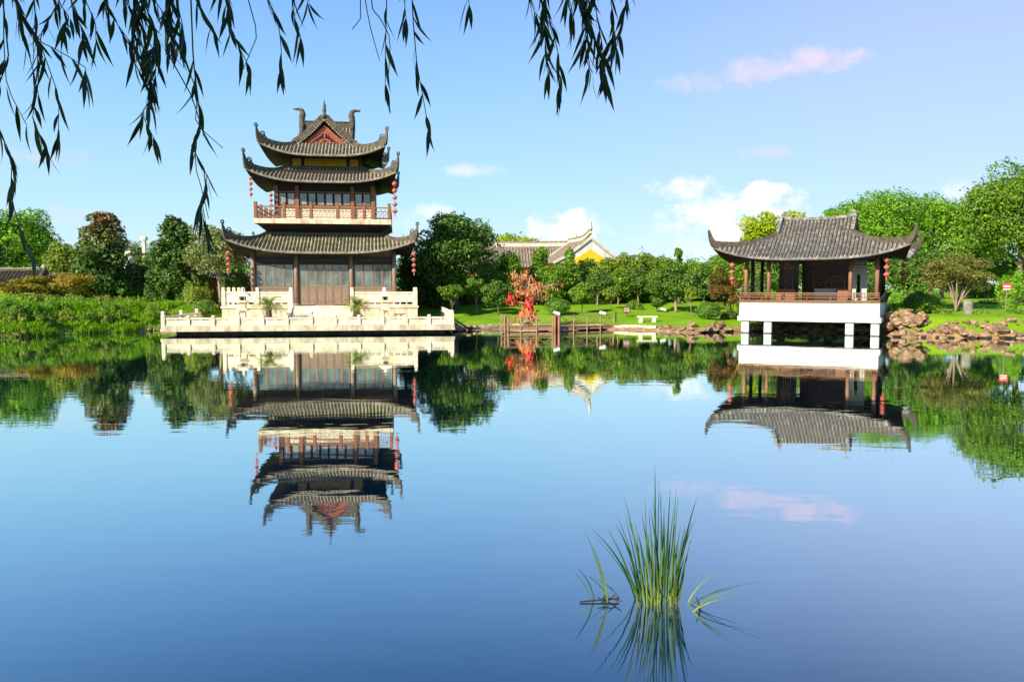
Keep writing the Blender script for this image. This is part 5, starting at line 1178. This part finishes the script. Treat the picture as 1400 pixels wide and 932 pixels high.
def strand(poly,y,dens=1.,leafL=.108,start=0.,W=.0128,spread=.42):
    r=np.random.default_rng(int(poly[0][0]*7+poly[-1][1]*3+len(poly)))
    pts=[np.array(at(px,py,y)) for px,py in poly]
    first=pts[0]; 
    # carry the twig up to the limb above the frame
    up=first+np.array((r.normal(0,.06),r.normal(-.05,.05),max(.25,5.62-first[2]))); pts=[up,first+np.array((0,-.01,.2))]+pts
    for i in range(2,len(pts)): pts[i]=pts[i]+np.array((0,r.normal(0,.05),0))
    D=[0]
    for i in range(1,len(pts)): D.append(D[-1]+np.linalg.norm(pts[i]-pts[i-1]))
    Lt=D[-1]; P=lambda s:np.array([np.interp(s,D,[q[k] for q in pts]) for k in range(3)])
    mb=MB(); m=max(6,int(Lt/.05)); ss=np.linspace(0,Lt,m); line=[P(s) for s in ss]; mb.tube(line,[.0042*(1-.72*i/m) for i in range(m)],5)
    Q=[];rn=[]; s=D[1] if start==0 else D[1]+start*(Lt-D[1]); side=1
    while s<Lt and dens>0:
        p=P(s); t=P(min(Lt,s+.02))-P(max(0,s-.02)); t/=np.linalg.norm(t); a=r.uniform(0,2*PI)
        o_=np.array((math.cos(a)*side,math.sin(a),0))*r.uniform(.15,spread*1.6)
        willow_leaf(Q,rn,p,t*.55+np.array((0,0,-.75))+o_,leafL*r.uniform(.65,1.2),W*r.uniform(.8,1.2),r,np.clip(r.normal(.4,.25),0,1)); side=-side
        s+=.037/dens*r.uniform(.5,1.5)
    for q_ in range(2 if dens>0 else 0): willow_leaf(Q,rn,pts[-1],np.array((r.normal(0,.15),r.normal(0,.15),-1)),leafL*.9,W,r,.5)
    # one mesh: twig and leaves
    o0=len(mb.v)
    for q_ in Q: mb.mi=1; mb.add(q_,[(0,1,2,3)])
    rr=np.concatenate([np.full(o0,.3),np.repeat(rn,4)]) if Q else np.full(o0,.3)
    mb.v=[tuple(np.array(v_)-WL) for v_ in mb.v]
    o=mb.build('hanging_twig',[M['twig'],M['willow']],wl); at_=o.data.attributes.new('rnd','FLOAT','POINT'); at_.data.foreach_set('value',rr.astype(np.float32))
S=[([(2,0),(10,60),(12,120),(18,165)],2.7,.6),([(18,165),(22,215),(24,270),(30,320),(38,345)],2.7,1.1),
([(40,0),(44,50),(52,110),(58,170),(72,205)],2.75,1.2),([(20,0),(50,55),(85,72),(108,88),(126,112)],2.6,1.1),([(60,0),(66,60),(76,130),(80,185)],2.8,.9),
([(8,0),(30,40),(34,90),(30,118)],2.6,1.0),([(90,0),(105,20),(118,42),(128,62)],2.7,1.0),([(75,0),(95,25),(112,50)],2.9,1.2),
([(112,0),(125,20),(124,52)],2.7,1.3),([(150,0),(160,20),(170,52)],2.8,1.5),
([(172,0),(182,45),(190,90),(200,130),(204,160),(197,182)],2.7,1.5),([(185,0),(192,35),(200,75),(210,115)],2.75,2.2),([(195,0),(200,40),(206,80)],2.6,2.4),([(205,0),(212,50),(216,120)],2.8,2.0),([(178,0),(184,30),(186,70)],2.85,2.0),
([(225,0),(232,35),(242,60)],2.75,2.0),([(240,0),(248,25),(255,55)],2.7,1.6),([(215,0),(224,28),(228,62)],2.85,2.0),
([(232,0),(236,75),(252,125),(268,165),(272,200),(276,232),(284,262),(290,300)],2.65,.0),([(268,168),(272,205),(274,235),(280,262),(285,290),(283,318)],2.65,1.5),
([(246,70),(258,120),(272,172),(293,197)],2.7,0),
([(278,0),(284,20),(289,36)],2.7,1.3),([(300,0),(312,22),(322,50),(333,86)],2.7,1.3),([(346,0),(345,40),(339,100)],2.7,0),
([(370,0),(378,25),(384,60),(384,92)],2.7,.9),([(400,0),(405,25),(410,50)],2.7,.9),([(420,0),(421,4)],2.7,.5),
([(497,0),(492,25),(487,50)],2.7,0),([(499,0),(508,45),(516,78)],2.7,0),([(502,0),(520,25),(530,45),(530,100)],2.7,0),([(530,95),(529,118)],2.7,1.0),
([(552,0),(554,22)],2.7,1.2),([(563,0),(566,40),(570,90),(578,135),(584,172)],2.6,.75),
([(723,0),(732,15),(740,28)],2.7,1.8),([(738,0),(744,25),(748,55),(752,90)],2.7,1.8),([(746,0),(754,40),(762,85),(766,112)],2.75,.8),
([(776,0),(784,15),(782,30)],2.7,1.6),([(790,0),(797,30),(803,62)],2.7,2.2),([(800,0),(806,35),(815,72),(822,100),(830,116)],2.7,1.7),([(795,0),(800,50),(806,90),(806,112)],2.75,1.2),([(812,0),(815,30),(826,70),(832,90)],2.7,1.5),
([(836,0),(840,30),(838,55)],2.7,1.6),([(855,0),(848,35),(842,66)],2.7,1.2),([(640,0),(641,3)],2.7,.4)]
for poly,y,dn in S: strand(poly,y,dn)

# ------------------------------------------------------------------ camera, sun, sky
cam=bpy.data.cameras.new('camera'); cam.lens=28; cam.sensor_width=36; cam.clip_end=6000; cam.clip_start=.05
co=bpy.data.objects.new('camera',cam); col.objects.link(co); co.location=(0,0,CAMZ); co.rotation_euler=(PI/2-TILT,0,0); scene.camera=co
SUN_EL=R(30); SUN_AZ=R(222)   # azimuth measured from +Y towards +X
sd=np.array((math.sin(SUN_AZ)*math.cos(SUN_EL),math.cos(SUN_AZ)*math.cos(SUN_EL),math.sin(SUN_EL)))
sl=bpy.data.lights.new('sun','SUN'); sl.energy=4.8; sl.angle=R(.53); sl.color=(1,.92,.76)
so=bpy.data.objects.new('sun',sl); col.objects.link(so)
from mathutils import Vector
so.rotation_euler=Vector(tuple(sd)).to_track_quat('Z','Y').to_euler(); so.location=(-20,-20,40)

wd=bpy.data.worlds.new('World'); scene.world=wd; wd.use_nodes=True; nt=wd.node_tree; bg=nt.nodes['Background']
sky=N(nt,'ShaderNodeTexSky'); sky.sky_type='NISHITA'; sky.sun_disc=False; sky.sun_elevation=SUN_EL; sky.sun_rotation=SUN_AZ; sky.air_density=1.0; sky.dust_density=.6; sky.ozone_density=1.6
tc=N(nt,'ShaderNodeTexCoord'); sp=N(nt,'ShaderNodeSeparateXYZ'); nt.links.new(tc.outputs['Generated'],sp.inputs[0])
def mth(op,a,b=None,c=None,clamp=False):
    n=N(nt,'ShaderNodeMath',operation=op); n.use_clamp=clamp
    for i,v in enumerate((a,b,c)):
        if v is None: continue
        if hasattr(v,'links') or hasattr(v,'is_linked'): nt.links.new(v,n.inputs[i])
        else: n.inputs[i].default_value=v
    return n.outputs[0]
az=mth('ARCTAN2',sp.outputs[0],sp.outputs[1]); el=mth('ARCSINE',sp.outputs[2])
cmb=N(nt,'ShaderNodeCombineXYZ'); nt.links.new(az,cmb.inputs[0]); nt.links.new(mth('MULTIPLY',el,1.25),cmb.inputs[1])
n1=N(nt,'ShaderNodeTexNoise'); n1.inputs['Scale'].default_value=30; n1.inputs['Detail'].default_value=8; n1.inputs['Roughness'].default_value=.62; nt.links.new(cmb.outputs[0],n1.inputs['Vector'])
n2=N(nt,'ShaderNodeTexNoise'); n2.inputs['Scale'].default_value=9; n2.inputs['Detail'].default_value=5; nt.links.new(cmb.outputs[0],n2.inputs['Vector'])
nz=mth('ADD',mth('MULTIPLY',mth('SUBTRACT',n1.outputs[0],.5),3.4),mth('MULTIPLY',mth('SUBTRACT',n2.outputs[0],.5),1.6))
def cloud(px,py,rx,ry,soft=.9,amp=1.):
    "elliptical cloud bank at a compass bearing and height"
    q_=at(px,py,100.); a0=math.atan2(q_[0],q_[1]); e0=math.atan2(q_[2]-CAMZ,math.hypot(q_[0],q_[1]))
    u=mth('DIVIDE',mth('SUBTRACT',az,a0),rx/FPX); v=mth('DIVIDE',mth('SUBTRACT',el,e0),ry/FPX)
    d=mth('ADD',mth('MULTIPLY',u,u),mth('MULTIPLY',v,v)); d=mth('ADD',d,nz)
    mr=N(nt,'ShaderNodeMapRange',interpolation_type='SMOOTHSTEP'); nt.links.new(d,mr.inputs[0]); mr.inputs[1].default_value=1.0; mr.inputs[2].default_value=1.0-soft*1.15; mr.inputs[3].default_value=0; mr.inputs[4].default_value=amp
    return mr.outputs[0]
def maxof(l):
    o=l[0]
    for x in l[1:]: o=mth('MAXIMUM',o,x)
    return o
white=maxof([cloud(772,316,66,32,.9,1.),cloud(940,256,52,20,1.,.85),cloud(1012,298,98,42,.9,1.),cloud(1042,270,42,22,.8,1.),cloud(596,290,36,14,1.2,.7),cloud(1318,260,24,18,1.2,.6),cloud(645,232,48,11,1.4,.55),cloud(960,325,95,40,1.6,.5),cloud(540,300,60,20,1.5,.45)])
pink=maxof([cloud(945,110,52,17,1.4,.55),cloud(1030,98,56,20,1.3,.65),cloud(1118,82,68,22,1.3,.7),cloud(1050,209,40,11,1.6,.4),cloud(45,215,60,16,1.6,.4),cloud(85,292,40,14,1.6,.35)])
# thin lavender veil, high on the right
q_=at(1330,40,100.); a0=math.atan2(q_[0],q_[1]); e0=math.atan2(q_[2]-CAMZ,math.hypot(q_[0],q_[1]))
u=mth('DIVIDE',mth('SUBTRACT',az,a0),.42); v=mth('DIVIDE',mth('SUBTRACT',el,e0),.19)
veil=mth('MULTIPLY',mth('POWER',2.718,mth('MULTIPLY',mth('ADD',mth('MULTIPLY',u,u),mth('MULTIPLY',v,v)),-1.)),.37)
def mixc(f,a,b):
    n=N(nt,'ShaderNodeMix',data_type='RGBA'); nt.links.new(f,n.inputs[0]) if hasattr(f,'is_linked') else setattr(n.inputs[0],'default_value',f)
    for i,v in((6,a),(7,b)):
        if hasattr(v,'is_linked'): nt.links.new(v,n.inputs[i])
        else: n.inputs[i].default_value=(*v,1)
    return n.outputs[2]
hs=N(nt,'ShaderNodeHueSaturation'); hs.inputs['Saturation'].default_value=1.0; hs.inputs['Value'].default_value=1.0; nt.links.new(sky.outputs[0],hs.inputs['Color'])
er=N(nt,'ShaderNodeValToRGB'); nt.links.new(mth('DIVIDE',el,1.5,None,True),er.inputs[0]); e=er.color_ramp.elements
K_=6.6
e[0].position=0; e[0].color=(.70*K_,.92*K_,1.0*K_,1); e[1].position=1; e[1].color=(.06*K_,.17*K_,.55*K_,1)
for p_,c_ in((.07,(.50,.83,1.03)),(.16,(.32,.66,1.06)),(.235,(.215,.50,1.02)),(.31,(.13,.34,.84)),(.42,(.07,.21,.64)),(.6,(.05,.17,.58))): x=e.new(p_); x.color=(*[k*K_ for k in c_],1)
SKYCOL=mixc(.8,hs.outputs[0],er.outputs[0])
c1=mixc(veil,SKYCOL,(4.9,4.5,7.0)); c2=mixc(pink,c1,(6.4,5.1,6.9)); c3=mixc(white,c2,(7.0,6.9,7.2))
nt.links.new(c3,bg.inputs[0]); bg.inputs[1].default_value=.10
vs=scene.view_settings; vs.view_transform='Standard'; vs.look='None'; vs.exposure=.68; vs.gamma=1; vs.use_curve_mapping=False
scene.cycles.caustics_reflective=False; scene.cycles.caustics_refractive=False; scene.cycles.max_bounces=6; scene.cycles.transparent_max_bounces=8; scene.cycles.use_denoising=True
